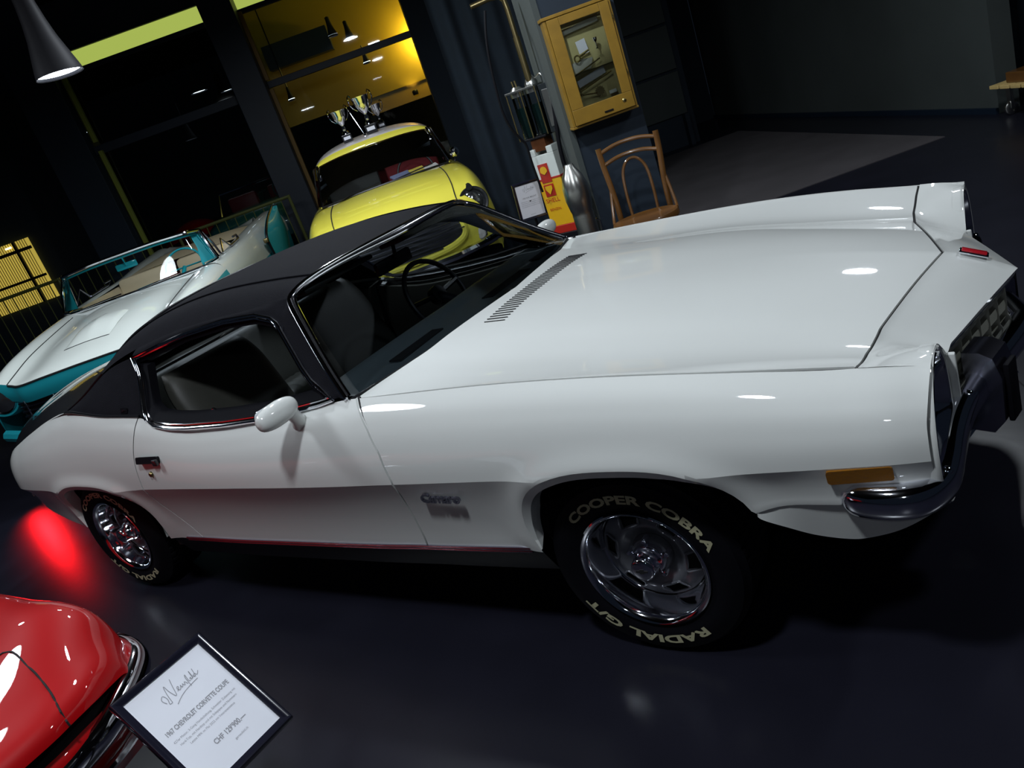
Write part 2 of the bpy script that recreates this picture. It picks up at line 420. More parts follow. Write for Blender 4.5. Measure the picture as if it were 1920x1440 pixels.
# sill strip and black rocker below
for s in (-1, 1):
    xs = np.linspace(-2.13, -.325, 50); mbc = MB(); mbk = MB()
    P = [(x, s*(sparm(x)[4]+.004), sparm(x)[5]+.004) for x in xs]
    mbc.tube(P, .006, 6); mbc.tube([(x, y-s*.003, z-.012) for x, y, z in P], .004, 6)
    mbc.build('sill_strip', M['dchrome'], coupe)
    R = np.array([[(x, s*(sparm(x)[4]-d), sparm(x)[5]-h) for d, h in ((.002, 0), (.004, .018), (.05, .11), (.14, .14), (.16, .05))] for x in np.linspace(-2.25, -.29, 40)])
    mbk.grid(R); mbk.build('rocker_panel', M['black'], coupe)
# front valance below the fender
vx = [.385, .393, .444, .497, .565, .611, .681, .744, .765, .76, .76]
vz = [.526, .507, .472, .442, .427, .428, .452, .486, .47, .45, .44]
vy = [.891, .886, .867, .851, .843, .838, .838, .827, .76, .60, .40]
vt = [.545, .546, .548, .550, .554, .557, .558, .556, .535, .525, .515]
vty = [.884, .880, .874, .870, .866, .863, .856, .838, .78, .60, .40]
for s in (-1, 1):
    pass
P = []
for k in (0, .25, .5, .75, 1.0):
    row = [(x, -(a*(1-k)+b*k)+.0, t*(1-k)+z*k) for x, a, b, t, z in zip(vx, vty, vy, vt, vz)]
    row += [(.80, 0, (.50 if k == 0 else .50-.07*k))]; P.append(row)
P = np.array(P); P = np.stack([ci(np.arange(12), r, np.linspace(0, 11, 60)) for r in P])
full = np.concatenate([P, mirror(P[:, ::-1])[:, 1:]], 1)
mb = MB(); mb.grid(full); bot = full[-1]; flange(mb, bot, np.tile([-.03, 0, .0], (len(bot), 1))*0+np.stack([np.zeros(len(bot)), -np.sign(bot[:, 1])*.05, np.zeros(len(bot))], 1))
mb.build('front_valance', W_, coupe)

# ---- roof and greenhouse
R_rows = [ # centre ... rail corner
 [(-1.115,0,1.254),(-1.128,.22,1.253),(-1.150,.40,1.247),(-1.172,.53,1.232),(-1.190,.585,1.208)],
 [(-1.38,0,1.282),(-1.38,.22,1.279),(-1.38,.41,1.269),(-1.38,.54,1.243),(-1.38,.608,1.202)],
 [(-1.70,0,1.292),(-1.70,.22,1.289),(-1.70,.41,1.276),(-1.70,.54,1.246),(-1.70,.618,1.194)],
 [(-2.02,0,1.270),(-2.02,.22,1.266),(-2.02,.41,1.252),(-2.02,.55,1.218),(-2.02,.628,1.165)],
 [(-2.34,0,1.210),(-2.34,.22,1.205),(-2.34,.42,1.188),(-2.35,.57,1.150),(-2.36,.660,1.098)],
 [(-2.62,0,1.115),(-2.61,.22,1.110),(-2.60,.43,1.092),(-2.58,.60,1.055),(-2.56,.728,1.002)],
 [(-2.90,0,.985),(-2.88,.22,.983),(-2.84,.42,.976),(-2.78,.62,.964),(-2.69,.772,.953)]]
RT = [0, .26, .58, .9, 1.24, 1.52, 1.8]; RU = [0, .33, .62, .84, 1]
rq = np.concatenate([np.linspace(0, .92, 26), np.linspace(.92, 1.8, 24)[1:]])
RG = loft(R_rows, RT, RU, 0, 0, tq=rq, uq=np.linspace(0, 1, 22))
RS = sym_grid(RG)
cut = 34 - 1
i0 = int(np.searchsorted(rq, 1.10))
# top shell: full width in front, outer bands beside the back window
mb = MB(); mb.grid(RS[:i0+1])
nb = 6
mb.grid(RS[i0:, :nb+1]); mb.grid(RS[i0:, -nb-1:])
rail = RG[:, -1]      # y>0
def yside(z): return .815-.68*(z-.90)
# side bands: rail down to the window head, then the sail panel behind the side window
dlo = np.array([(-.891,.906),(-.966,.905),(-1.077,1.0),(-1.196,1.118),(-1.225,1.142),(-1.258,1.163),(-1.349,1.183),(-1.537,1.187),(-1.773,1.172),(-1.953,1.149),(-2.145,1.122)])
dlo_top = [(x, z) for x, z in dlo if x < -1.19]
def dtop(x): p = np.array(sorted(dlo_top)); return float(np.interp(x, p[:, 0], p[:, 1]))
sidecols = []
for x in np.linspace(-1.19, -2.145, 40):
    k = np.interp(-x, -rail[:, 0], np.arange(len(rail))); r = np.array([np.interp(k, np.arange(len(rail)), rail[:, c]) for c in range(3)])
    zb_ = dtop(x); b = np.array([x, yside(zb_)+.004, zb_])
    sidecols.append([r*(1-t)+b*t+np.array([0, .006*math.sin(PI*t), 0]) for t in np.linspace(0, 1, 6)])
S1 = np.array(sidecols)
fc = np.array([(-2.145,.664,1.122),(-2.105,.700,1.06),(-2.075,.752,.985),(-2.055,.795,.925),(-2.06,.806,.913)])
rc = rail[(rail[:, 0] < -2.14)]
n1 = 20
fcv = ci(np.linspace(0, 1, 5), fc, np.linspace(0, 1, n1))
tt = np.linspace(0, 1, n1)
botc = [(-2.06,.808,.914),(-2.20,.806,.922),(-2.36,.800,.931),(-2.50,.790,.946),(-2.60,.783,.958),(-2.66,.776,.958),(-2.69,.772,.952)]
bc = ci(np.linspace(0, 1, 7), np.array(botc), np.linspace(0, 1, 18))
tc_ = np.array([[np.interp(t, np.linspace(0, 1, len(rc)), rc[:, c]) for c in range(3)] for t in np.linspace(0, 1, 18)])
sail = []
for i, u in enumerate(np.linspace(0, 1, 18)):
    col = []
    for j, t in enumerate(tt):
        p = (1-t)*tc_[i]+t*bc[i]
        fcx = fcv[j]-((1-t)*tc_[0]+t*bc[0]); p = p+(1-u)**3*fcx
        p[1] += .012*math.sin(PI*t)*math.sin(PI*min(1, u+.15)); col.append(p)
    sail.append(col)
sail = np.array(sail)
for A in (S1, sail): mb.grid(A); mb.grid(mirror(A))
# A pillars
ws_side = np.array([(-.866,.816,.900),(-.945,.768,.967),(-1.027,.713,1.048),(-1.115,.651,1.140),(-1.162,.615,1.186),(-1.190,.585,1.208)])
dl_side = np.array([(-.900,.812,.906),(-.985,.806,.915),(-1.077,.747,1.0),(-1.150,.700,1.073),(-1.196,.667,1.118),(-1.215,.650,1.138)])
A_ = np.stack([ci(np.linspace(0, 1, 6), ws_side, np.linspace(0, 1, 20)), ci(np.linspace(0, 1, 6), dl_side, np.linspace(0, 1, 20))])
A_ = np.stack([A_[0]+[.0, 0, 0], A_[0]*.5+A_[1]*.5+[0, .006, .003], A_[1]]); mb.grid(A_); mb.grid(mirror(A_))
cor = np.stack([np.array([A_[0][-1], A_[1][-1], A_[2][-1]]), S1[0][[0, 2, 5]]]); mb.grid(cor); mb.grid(mirror(cor))
roof = mb.build('vinyl_roof', M['vinyl'], coupe, sharp=50, label='black grained vinyl roof covering')
seamp = [(-1.175-.0*t, 0, 0) for t in (0, 1)]
for s in (-1, 1):
    mb = MB(); P = [r_+np.array([0, 0, .003]) for r_ in RG[:i0+4, 15]*np.array([1, s, 1])]; mb.tube(P, .003, 5); mb.build('roof_seam', M['vinyl'], coupe)
# bead at the foot of the vinyl
for s in (-1, 1):
    mb = MB(); mb.tube(np.concatenate([bc[:-1], rc[::-1][:14]])*[1, s, 1]+[0, 0, .002], .006, 6); mb.build('vinyl_bead', M['black'], coupe)
# back window
mb = MB(); mb.grid(RS[i0:, nb:-nb]); mb.build('rear_window', M['glass'], coupe)
mb = MB(); E = np.concatenate([RS[i0:, nb], RS[-1, nb:-nb], RS[i0:, -nb-1][::-1], RS[i0, nb:-nb][::-1]]); mb.tube(E+[0, 0, .004], .008, 6, closed=True)
mb.build('rear_window_trim', M['black'], coupe)
# trunk lid and tail
tr = [[(-2.90,0,.985),(-2.88,.22,.983),(-2.84,.42,.976),(-2.78,.62,.964),(-2.69,.772,.953)],
      [(-3.15,0,.985),(-3.15,.22,.982),(-3.12,.42,.970),(-3.08,.62,.940),(-3.05,.728,.893)],
      [(-3.45,0,.955),(-3.45,.22,.950),(-3.42,.42,.925),(-3.40,.60,.880),(-3.38,.708,.810)],
      [(-3.72,0,.90),(-3.72,.22,.890),(-3.71,.42,.85),(-3.70,.58,.785),(-3.69,.683,.705)],
      [(-3.83,0,.795),(-3.83,.22,.785),(-3.82,.42,.75),(-3.80,.54,.70),(-3.78,.662,.66)]]
TG = sym_grid(loft(tr, [0, .28, .6, .9, 1.05], RU, 0, 0, tq=np.linspace(0, 1.05, 26), uq=np.linspace(0, 1, 16)))
mb = MB(); mb.grid(TG); mb.build('trunk_lid', M['blackpaint'], coupe, label='dark glossy rear deck')
mb = MB(); e = TG[-1]; lo = e.copy(); lo[:, 2] = .44; lo[:, 0] += .02; mid = (e+lo)/2; mid[:, 0] -= .02; mb.grid(np.stack([e, mid, lo])); mb.build('tail_panel', W_, coupe)
mb = MB(); path = ci([0, 1, 2, 3, 4], np.array([(-3.70,-.60,.48),(-3.82,-.56,.48),(-3.87,-.45,.48),(-3.90,-.2,.48),(-3.91,0,.48)]), np.linspace(0, 4, 24))
path = np.concatenate([path, mirror(path[::-1])[1:]]); mb.tube(path, .06, 10, squash=(.5, 1)); mb.build('rear_bumper', M['chrome'], coupe)

# ---- glass and trims
front_top = RS[0]; ft = ci(np.linspace(0, 1, RS.shape[1]), front_top, np.linspace(0, 1, 31))
base = ci([0, .3, .6, .85, 1], np.array([(-.705,0,.912),(-.73,.25,.912),(-.775,.50,.908),(-.83,.71,.902),(-.868,.815,.897)]), np.linspace(0, 1, 16))
base = np.concatenate([mirror(base[::-1]), base[1:]])
topg = ft-[0, 0, .006]
sideR = ci(np.linspace(0, 1, 6), ws_side, np.linspace(0, 1, 24))
WG = []
for i, t in enumerate(np.linspace(0, 1, 24)):
    row = (1-t)*base+t*topg; y0 = sideR[i]; half = row[-1].copy()
    d = y0-half; w = (np.abs(np.linspace(-1, 1, 31))**1.5)[:, None]
    row = row+w*np.stack([np.full(31, d[0]), d[1]*np.sign(np.linspace(-1, 1, 31)), np.full(31, d[2])], 1)
    row[:, 0] += .035*math.sin(PI*t)*(1-np.linspace(-1, 1, 31)**2); WG.append(row)
WG = np.array(WG); mb = MB(); mb.grid(WG[:, 1:-1]-[0, 0, .004]); mb.build('windshield', M['glass'], coupe)
loop = np.concatenate([WG[0, ::2][::-1]*0+WG[0, ::2], WG[1:, -1], WG[-1, ::2][::-1], WG[1:-1, 0][::-1]])
o1 = np.concatenate([sideR*[1, -1, 1], ft[1:-1], sideR[::-1]])
def smoothp(P, n=2, keep=True):
    P = np.array(P)
    for _ in range(n): Q = P.copy(); Q[1:-1] = .25*P[:-2]+.5*P[1:-1]+.25*P[2:]; P = Q
    return P
o1 = smoothp(o1, 4)
for off, r, m_ in ((0.004, .008, 'chrome'), (-.010, .005, 'black'), (-.018, .006, 'chrome')):
    Q = o1.copy(); cc = np.array([-1.0, 0, 1.07]); d = Q-cc; d /= np.linalg.norm(d, axis=1)[:, None]
    mb = MB(); mb.tube(Q+d*off+[.002, 0, .003], r, 8); mb.build('windshield_trim', M[m_], coupe)
cc = np.array([-1.0, 0, 1.07]); d = o1-cc; d /= np.linalg.norm(d, axis=1)[:, None]
nrm_ = np.cross(np.gradient(o1, axis=0), d); nrm_ /= np.linalg.norm(nrm_, axis=1)[:, None]+1e-9; nrm_ *= np.sign((nrm_*np.array([.6, 0, .8])).sum(1))[:, None]
mb = MB(); mb.grid(np.stack([o1+d*.013+nrm_*.002, o1+d*.008+nrm_*.008, o1-d*.008+nrm_*.009, o1-d*.020+nrm_*.003])); mb.build('windshield_moulding', M['satin'], coupe, sharp=60)
mb = MB(); mb.tube(base+[.012, 0, -.004], .006, 6); mb.build('cowl_seal', M['black'], coupe)
# dashboard seen through the windshield
D_rows = [[(-.72,0,.905),(-.76,.4,.903),(-.86,.78,.893)], [(-.90,0,.905),(-.92,.4,.903),(-.97,.775,.893)], [(-1.06,0,.90),(-1.07,.4,.90),(-1.09,.765,.888)],
          [(-1.10,0,.86),(-1.11,.4,.86),(-1.12,.765,.85)], [(-1.08,0,.66),(-1.08,.4,.66),(-1.10,.765,.66)]]
DG = sym_grid(loft(D_rows, [0, 1, 2, 2.3, 3.4], [0, .5, 1], 18, 10)); mb = MB(); mb.grid(DG); mb.build('dashboard', M['dash'], coupe, sharp=60)
for xc, y0, y1 in ((-.87, -.55, -.28), (-.83, .02, .34), (-.86, .48, .66)):
    mb = MB()
    for k in range(7): mb.box((xc+.008*k-.02, (y0+y1)/2, .908), (.004, y1-y0, .006))
    mb.build('dash_vent', M['dark'], coupe)
# side glass openings: chrome outline, rubber inside, inner frame
DLO = np.array([(-2.145,1.122),(-2.086,1.062),(-2.051,.987),(-2.020,.925),(-1.990,.900),(-1.945,.880),(-1.85,.868),(-1.731,.862),(-1.5,.861),(-1.26,.868),(-.991,.893),(-.925,.903),(-.955,.920),(-1.03,.962),(-1.077,1.0),(-1.196,1.118),(-1.225,1.145),(-1.258,1.163),(-1.349,1.183),(-1.537,1.187),(-1.773,1.172),(-1.953,1.149),(-2.145,1.122)])
def dlo3(off, inn, s=1):
    c = np.array([-1.55, 1.03]); P = []
    for x, z in DLO[:-1]:
        P.append((x, z))
    P = np.array(P); T = np.roll(P, -1, 0)-np.roll(P, 1, 0); N = np.stack([T[:, 1], -T[:, 0]], 1); N /= np.linalg.norm(N, axis=1)[:, None]
    if ((P-c)*N).sum(1).mean() > 0: N = -N
    Q = P+N*off
    return np.array([(x, s*(yside(z)+.006-inn), z) for x, z in Q])
for s in (-1, 1):
    mb = MB(); mb.tube(dlo3(.0, -.001, s), .007, 8, closed=True); mb.tube(dlo3(.011, .002, s), .004, 6, closed=True); mb.build('window_trim', M['chrome'], coupe)
    mb = MB(); a, b = dlo3(.006, .003, s), dlo3(.034, .022, s); c_ = dlo3(.034, .06, s); mb.grid(np.stack([a, b, c_]), close_v=True); mb.build('window_rubber', M['wrubber'], coupe)
    # upright chrome channel at the rear of the opening
    mb = MB(); L0 = np.array([(-2.140, 1.120), (-2.086, 1.062), (-2.051, .987), (-2.028, .93), (-2.0, .90)])
    P = ci(np.arange(5), np.array([(x, s*(yside(z)+.010), z) for x, z in L0]), np.linspace(0, 4, 14))
    for k in range(3): mb.tube(P+[.012*k, 0, 0], .005, 6)
    mb.build('window_channel', M['chrome'], coupe)
mb = MB(); mb.tube([(-1.62, -.775, .868), (-1.62, -.775, .90)], .005, 8); mb.lathe([(0, .036), (.008, .034), (.008, .026), (.004, .022)], 12, c=(-1.62, -.775, .868)); mb.build('lock_knob', M['chrome'], coupe)

# ---- lights, grille, bumper
My = np.array([[0, 0, 1], [1, 0, 0], [0, 1, 0]], float)     # local z -> world x
for s in (-1, 1):
    c = np.array([.778, s*.672, .628])
    mb = MB(); mb.lathe([(.180, -.03), (.181, -.008), (.180, .0), (.176, .004), (.170, .0), (.160, -.012)], 56, M=My, c=c); mb.lathe([(.150, -.10), (.172, -.06), (.180, -.02)], 20, M=My, c=c, arc=(PI*.9, PI*1.5) if s > 0 else (PI*-.5, PI*.1)); n_ = mb.build('headlight_nacelle', W_, coupe)
    mb = MB(); mb.lathe([(.168, -.006), (.162, .004), (.152, .0), (.14, -.03), (.12, -.055), (.105, -.06)], 48, M=My, c=c); rg = mb.build('headlight_bezel', M['chrome'], coupe)
    mb = MB(); mb.lathe([(0, -.022), (.04, -.026), (.075, -.038), (.10, -.058), (.106, -.066)], 36, M=My, c=c); mb.build('headlight_lens', M['lens'], rg)
    mb = MB(); mb.prism(rrect(.135, .038, .008), .012, c=(.627, s*.875, .627), M=frame(0, (-s, .12, -.0), (0, s*.18, 1)))
    mb.build('side_marker', M['amber'], coupe, label='amber side marker lamp')
# grille: V-shaped egg crate under the nose edge
gx = lambda y: .900-.30*abs(y)
mb = MB(); P = np.array([[(gx(y)-.05, y, z) for y in np.linspace(-.47, .47, 21)] for z in (.72, .40)]); mb.grid(P); g = mb.build('grille', M['dark'], coupe)
for k, z in enumerate(np.linspace(.675, .43, 6)):
    mb = MB()
    for s in (-1, 1): mb.tube([(gx(0)-.01, 0, z), (gx(.47)-.01, s*.47, z)], .007, 4, squash=(.35, 2.2))
    mb.build('grille_bar', M['grille'], g)
for y in np.linspace(-.44, .44, 15):
    mb = MB(); mb.box((gx(y)-.02, y, .555), (.03, .005, .28)); mb.build('grille_bar', M['grille'], g)
mb = MB()
fe_ = [(gx(y)+.004, y, .698) for y in np.linspace(-.46, .46, 21)]; mb.tube(fe_, .008, 6); mb.tube([(gx(y)-.005, y, .41) for y in np.linspace(-.46, .46, 21)], .008, 6); mb.build('grille_surround', M['chrome'], g)
for s in (-1, 1):
    mb = MB(); mb.box((.775, s*.478, .60), (.05, .018, .22), bev=.004); mb.build('nacelle_cheek', W_, coupe)
    mb = MB(); mb.lathe([(0, .012), (.03, .008), (.036, -.004)], 24, M=My, c=(.79, s*.42, .47)); mb.build('parking_lamp', M['lens'], coupe)
bp_ = np.array([(.598,.850,.545),(.615,.872,.545),(.68,.884,.545),(.735,.868,.545),(.770,.812,.545),(.780,.74,.545),(.784,.60,.546),(.798,.47,.547),(.832,.33,.548),(.872,.20,.550),(.908,.08,.552),(.928,0,.553)])
bpp = ci(np.linspace(0, 1, 12), bp_, np.linspace(0, 1, 60)); bpp = bpp+[0, 0, .006]; bpp[:, 1] -= .006; bpp = np.concatenate([bpp*[1, -1, 1], bpp[::-1][1:]])
n = len(bpp); T = np.gradient(bpp, axis=0); T /= np.linalg.norm(T, axis=1)[:, None]; O = np.stack([T[:, 1], -T[:, 0], 0*T[:, 0]], 1)
if O[n//2][0] < 0: O = -O
w = np.clip(np.minimum(np.arange(n), n-1-np.arange(n))/5, 0, 1)**.5; w = .25+.75*w
prof = [(-.035, .032), (-.012, .040), (.010, .040), (.028, .028), (.032, .010), (.032, -.010), (.026, -.026), (.010, -.034), (-.012, -.036), (-.035, -.03)]
BP = np.array([[bpp[i]+O[i]*a+np.array([0, 0, b*w[i]*1.05]) for a, b in prof] for i in range(n)])
mb = MB(); mb.grid(BP)
for e in (0, -1): mb.grid(np.stack([BP[e], np.tile(BP[e].mean(0), (len(prof), 1))]))
bump = mb.build('front_bumper', M['chrome'], coupe, sharp=60)
for y in (.80, .46):
    for s in (-1, 1):
        i = int(np.argmin(np.abs(bpp[:, 1]-s*y)+(bpp[:, 0] < .7)*9)); c = bpp[i]+O[i]*.020+np.array([0, 0, .030]); zx = frame(0, np.cross([0, 0, 1], O[i]), np.cross(O[i], np.cross([0, 0, 1], O[i])))
        Mz = np.stack([np.cross([0, 0, 1], O[i]), [0, 0, 1], O[i]], 1)
        mb = MB(); mb.lathe([(0, .008), (.008, .006), (.013, 0), (.013, -.01)], 14, M=Mz, c=c); mb.build('bumper_bolt', M['chrome'], bump)
for s in (-1, 1):
    i = int(np.argmin(np.abs(bpp[:, 1]-s*.31))); c = bpp[i]; a = math.atan2(O[i][1], O[i][0]); Rz = np.array([[math.cos(a), -math.sin(a), 0], [math.sin(a), math.cos(a), 0], [0, 0, 1]])
    out = [(-.02, -.12), (.035, -.125), (.062, -.09), (.066, .03), (.05, .085), (.02, .10), (-.02, .10)]
    mb = MB(); Mg = Rz@np.array([[1, 0, 0], [0, 0, -1], [0, 1, 0]], float); mb.prism(out, .10, c=c+Rz@np.array([0, .05, 0]), M=Mg)
    gd = mb.build('bumper_guard', M['dchrome'], bump, sharp=30)
    mb = MB(); mb.box(c+Rz@np.array([.070, 0, -.02]), (.014, .06, .16), rot=Rz, bev=.004); mb.build('guard_pad', M['rubber'], gd)
# emblems and lettering
mb = MB(); mb.box((.832, 0, .790), (.075, .034, .008), rot=frame(0, (1, 0, -.42), (0, 1, 0)), bev=.003); eb = mb.build('nose_emblem', M['chrome'], coupe)
mb = MB(); mb.box((.834, 0, .795), (.064, .024, .004), rot=frame(0, (1, 0, -.42), (0, 1, 0)), bev=.001); mb.build('emblem_inlay', M['red'], eb)
for s in (-1, 1):
    V, F = textmesh('Camaro', .052, shear=.35, extrude=.004, bold=.0012, space=.86)
    Mx = frame(0, (-s*-1.0 if s > 0 else 1.0, 0, -.05), (0, s*.33, 1))
    Mx = frame(0, (1 if s < 0 else -1, 0, -.03), (0, s*.28, 1))
    V = np.array([Mx@v for v in V])*[1, 1, 1]+[-.560, s*.9065, .570]; V[:, 2] += .0
    big = MB().add(V, F)
    big.build('script_emblem', M['dchrome'], coupe)
    mb = MB(); mb.prism(rrect(.150, .028, .006), .018, c=(-2.0, s*.888, .757), M=frame(0, (-s, .0, 0), (0, -s*.4, 1))); dh = mb.build('door_handle', M['black'], coupe)
    mb = MB(); mb.box((-1.935, s*.910, .755), (.028, .014, .026), bev=.003); mb.build('handle_button', M['blackpaint'], dh)
    mb = MB(); mb.lathe([(0, .006), (.009, .005), (.012, 0), (.012, -.006)], 16, M=np.array([[1, 0, 0], [0, 0, s], [0, 1, 0]], float), c=(-2.02, s*.903, .698)); mb.build('door_lock', M['brass'], coupe)
    mb = MB(); mb.prism(rrect(.048, .024, .003), .004, c=(-2.172, s*.793, .942), M=frame(0, (1 if s < 0 else -1, 0, 0), (0, -s*.35, 1))); rb = mb.build('roof_badge', M['black'], coupe)
    for dx, dz, w_ in ((-.008, -.002, .018), (.008, .003, .018)):
        mb = MB(); mb.box((-2.172+dx, s*.800, .944+dz), (w_, .003, .004)); mb.build('badge_mark', M['chrome'], rb)
# hood louvres
for k in range(34):
    y = .34-.68*k/33; x0 = -.605; L = .085
    mb = MB(); P = [(x0+t*L+.0, y+.0, hz(x0+t*L, y)+.0012) for t in np.linspace(0, 1, 4)]
    mb.tube(P, .0022, 4); mb.build('hood_louvre', M['dark'], hood)
# door mirror
mb = MB()
c = np.array([-1.045, -.955, .945])
mb = MB(); prof = []
for t in np.linspace(0, PI, 15): prof.append((math.sin(t)**.8, math.cos(t)))
Mm = frame(0, (.25, 1, .05), (0, 0, 1))
P = np.array([[c+Mm@np.array([.085*-math.cos(t)*1.0, .048*math.sin(t)**.75*math.cos(a), .040*math.sin(t)**.75*math.sin(a)]) for a in np.linspace(0, 2*PI, 20, endpoint=False)] for t in np.linspace(0, PI, 18)])
mb.grid(P, close_v=True); dm = mb.build('door_mirror', W_, coupe, sharp=70)
Mm = frame(0, (.12, 1, .0), (0, 0, 1))
mb = MB(); c = np.array([-1.035, -.955, .935])
P = []
for t in np.linspace(0, PI, 18):
    w = math.sin(t)**.6; P.append([c+np.array([(.034*math.cos(a)+(.012 if math.cos(a) > 0 else 0)*0)*w, -.082*math.cos(t)+.0, .040*w*math.sin(a)]) for a in np.linspace(0, 2*PI, 22, endpoint=False)])
dm.data.clear_geometry(); mb.grid(np.array(P), close_v=True)
mb.tube([(-1.035, -.91, .930), (-1.045, -.893, .900), (-1.062, -.872, .872), (-1.075, -.856, .850)], [.026, .023, .022, .030], 14)
dm2 = mb.build('door_mirror', W_, coupe, sharp=70); bpy.data.objects.remove(dm)
mb = MB(); mb.prism([(x*.9, y) for x, y in rrect(.135, .060, .025)], .004, c=(-1.070, -.955, .935), M=np.array([[0, 0, -1], [1, 0, 0], [0, 1, 0]], float)); mb.build('mirror_glass', M['chrome'], dm2)

ml = dm2.copy(); ml.data = dm2.data.copy(); sc.collection.objects.link(ml)
for v in ml.data.vertices: v.co.y *= -1
ml.data.flip_normals()
# ---- wheels
def wheel(x, y, z, s, R=.300, ri=.190):
    """s = -1: outer face looks to -y"""
    w = thing('wheel', '', 'wheel') if False else None
    base = np.array([x, y, z]); Mw = np.array([[1, 0, 0], [0, 0, s], [0, 1, 0]], float)   # local z -> s*y
    wid = .215
    mb = MB()
    prof = [(ri-.006, .004), (ri+.004, .010), (ri+.02, .014), (.225, .020), (.255, .020), (.280, .010), (R-.012, -.004), (R-.003, -.014)]
    prof = [(r, h) for r, h in prof]
    mb.lathe(prof, 72, M=Mw, c=base)
    # tread with blocks
    m = 220; rows = []
    for i in range(m):
        a = 2*PI*i/m; k = (i % 4) < 3; rr = []
        for j, h in enumerate(np.linspace(-.014, -wid+.014, 13)):
            g = R-.002
            if not k and j not in (4, 8): g -= .006
            if j in (3, 6, 9): g -= .006
            if j in (0, 12): g = R-.004-(0 if k else .005)
            rr.append(base+Mw@np.array([g*math.cos(a), g*math.sin(a), h]))
        rows.append(rr)
    mb.grid(np.array(rows), close_u=True)
    mb.lathe([(R-.003, -wid+.014), (R-.012, -wid+.004), (.25, -wid), (ri, -wid+.01)], 48, M=Mw, c=base)
    ty = mb.build('tyre', M['rubber'], coupe, sharp=30)
    mb = MB()
    mb.lathe([(ri-.008, -.02), (ri-.004, .002), (ri+.001, .012), (ri+.003, .016), (ri-.001, .019), (ri-.007, .016), (ri-.014, .008), (ri-.017, -.004), (ri-.022, -.03), (ri-.028, -.068), (ri-.032, -.078), (ri-.038, -.080)], 72, M=Mw, c=base)
    rim = mb.build('trim_ring', M['chrome'], coupe, sharp=60)
    # spider with six windows: rings and bridges
    def disc_h(r): return -.076+.0*r+ (.024*math.exp(-((r-.105)/.022)**2))
    ang = np.linspace(0, 2*PI, 145)[:-1]; radii = [ri-.036, .146, .138, .129, .119, .110, .100, .088, .074, .062]
    V = []; F = []
    off = .35
    for r in radii:
        for a in ang: V.append(base+Mw@np.array([r*math.cos(a), r*math.sin(a), disc_h(r)]))
    for i in range(len(radii)-1):
        for j in range(144):
            a = (ang[j]+ang[1]/2-off) % (PI/3)
            if 1 <= i <= 4 and abs(a-PI/6) < math.radians(11.5+(1.5 if i in (2, 3) else 0)): continue
            F.append((i*144+j, i*144+(j+1) % 144, (i+1)*144+(j+1) % 144, (i+1)*144+j))
    mb = MB().add(V, F)
    mb.lathe([(.062, -.074), (.060, -.060), (.056, -.052), (.05, -.05)], 40, M=Mw, c=base)
    for k in range(6):      # raised frames round the windows
        a = off+PI/6+k*PI/3; ca, sa = math.cos(a), math.sin(a); Mr = Mw@np.array([[ca, -sa, 0], [sa, ca, 0], [0, 0, 1]])
        q = rrect(.044, .066, .008, 4); mb.tube([base+Mr@np.array([.124+u*1.0, v_, disc_h(.124+u)+.001]) for u, v_ in q], .0035, 5, closed=True)
    sp = mb.build('wheel_disc', M['wgrey'], coupe, sharp=40)
    mb = MB(); mb.lathe([(0, -.115), (ri-.03, -.115)], 32, M=Mw, c=base); mb.lathe([(ri-.03, -.116), (ri-.03, -.08)], 32, M=Mw, c=base); mb.build('brake_backing', M['dark'], coupe)
    mb = MB(); mb.lathe([(.050, -.055), (.049, -.030), (.044, -.020), (.038, -.012), (.036, .012), (.034, .018), (.028, .021), (0, .022)], 40, M=Mw, c=base)
    cap = mb.build('hub_cap', M['chrome'], coupe, sharp=50)
    for k in range(5):
        a = k*2*PI/5+.3; mb = MB(); mb.lathe([(.009, -.06), (.009, -.036), (.006, -.030), (0, -.029)], 8, M=Mw, c=base+Mw@np.array([.060*math.cos(a), .060*math.sin(a), 0])); mb.build('lug_nut', M['chrome'], sp)
    bow = [(-.017, .003), (-.006, .003), (-.006, .007), (.006, .007), (.006, .003), (.019, .003), (.016, -.004), (.005, -.004), (.005, -.008), (-.007, -.008), (-.007, -.004), (-.019, -.004)]
    mb = MB(); mb.prism(bow, .0015, c=base+Mw@np.array([0, 0, .0215]), M=Mw@np.array([[-s, 0, 0], [0, 1, 0], [0, 0, 1]], float)); mb.build('cap_emblem', M['dark'], cap)
    # raised letters; local angle measured so that tops point outwards and text runs clockwise seen from outside
    def arc_text(txt, a_start, a_end, name):
        V, F = textmesh(txt, .040, bold=.0016, space=1.0, align='LEFT'); x0, x1 = V[:, 0].min(), V[:, 0].max(); V2 = []
        for v in V:
            t = (v[0]-x0)/(x1-x0); a = a_start+(a_end-a_start)*t; r = .224+(v[1])*1.02; r = max(.220, r)
            V2.append(base+Mw@np.array([-s*-1*r*math.cos(a), r*math.sin(a), .0215-max(0, r-.25)*.5]))
        MB().add(V2, F).build(name, M['letter'], ty, smooth=False)
    rad = math.radians
    return arc_text
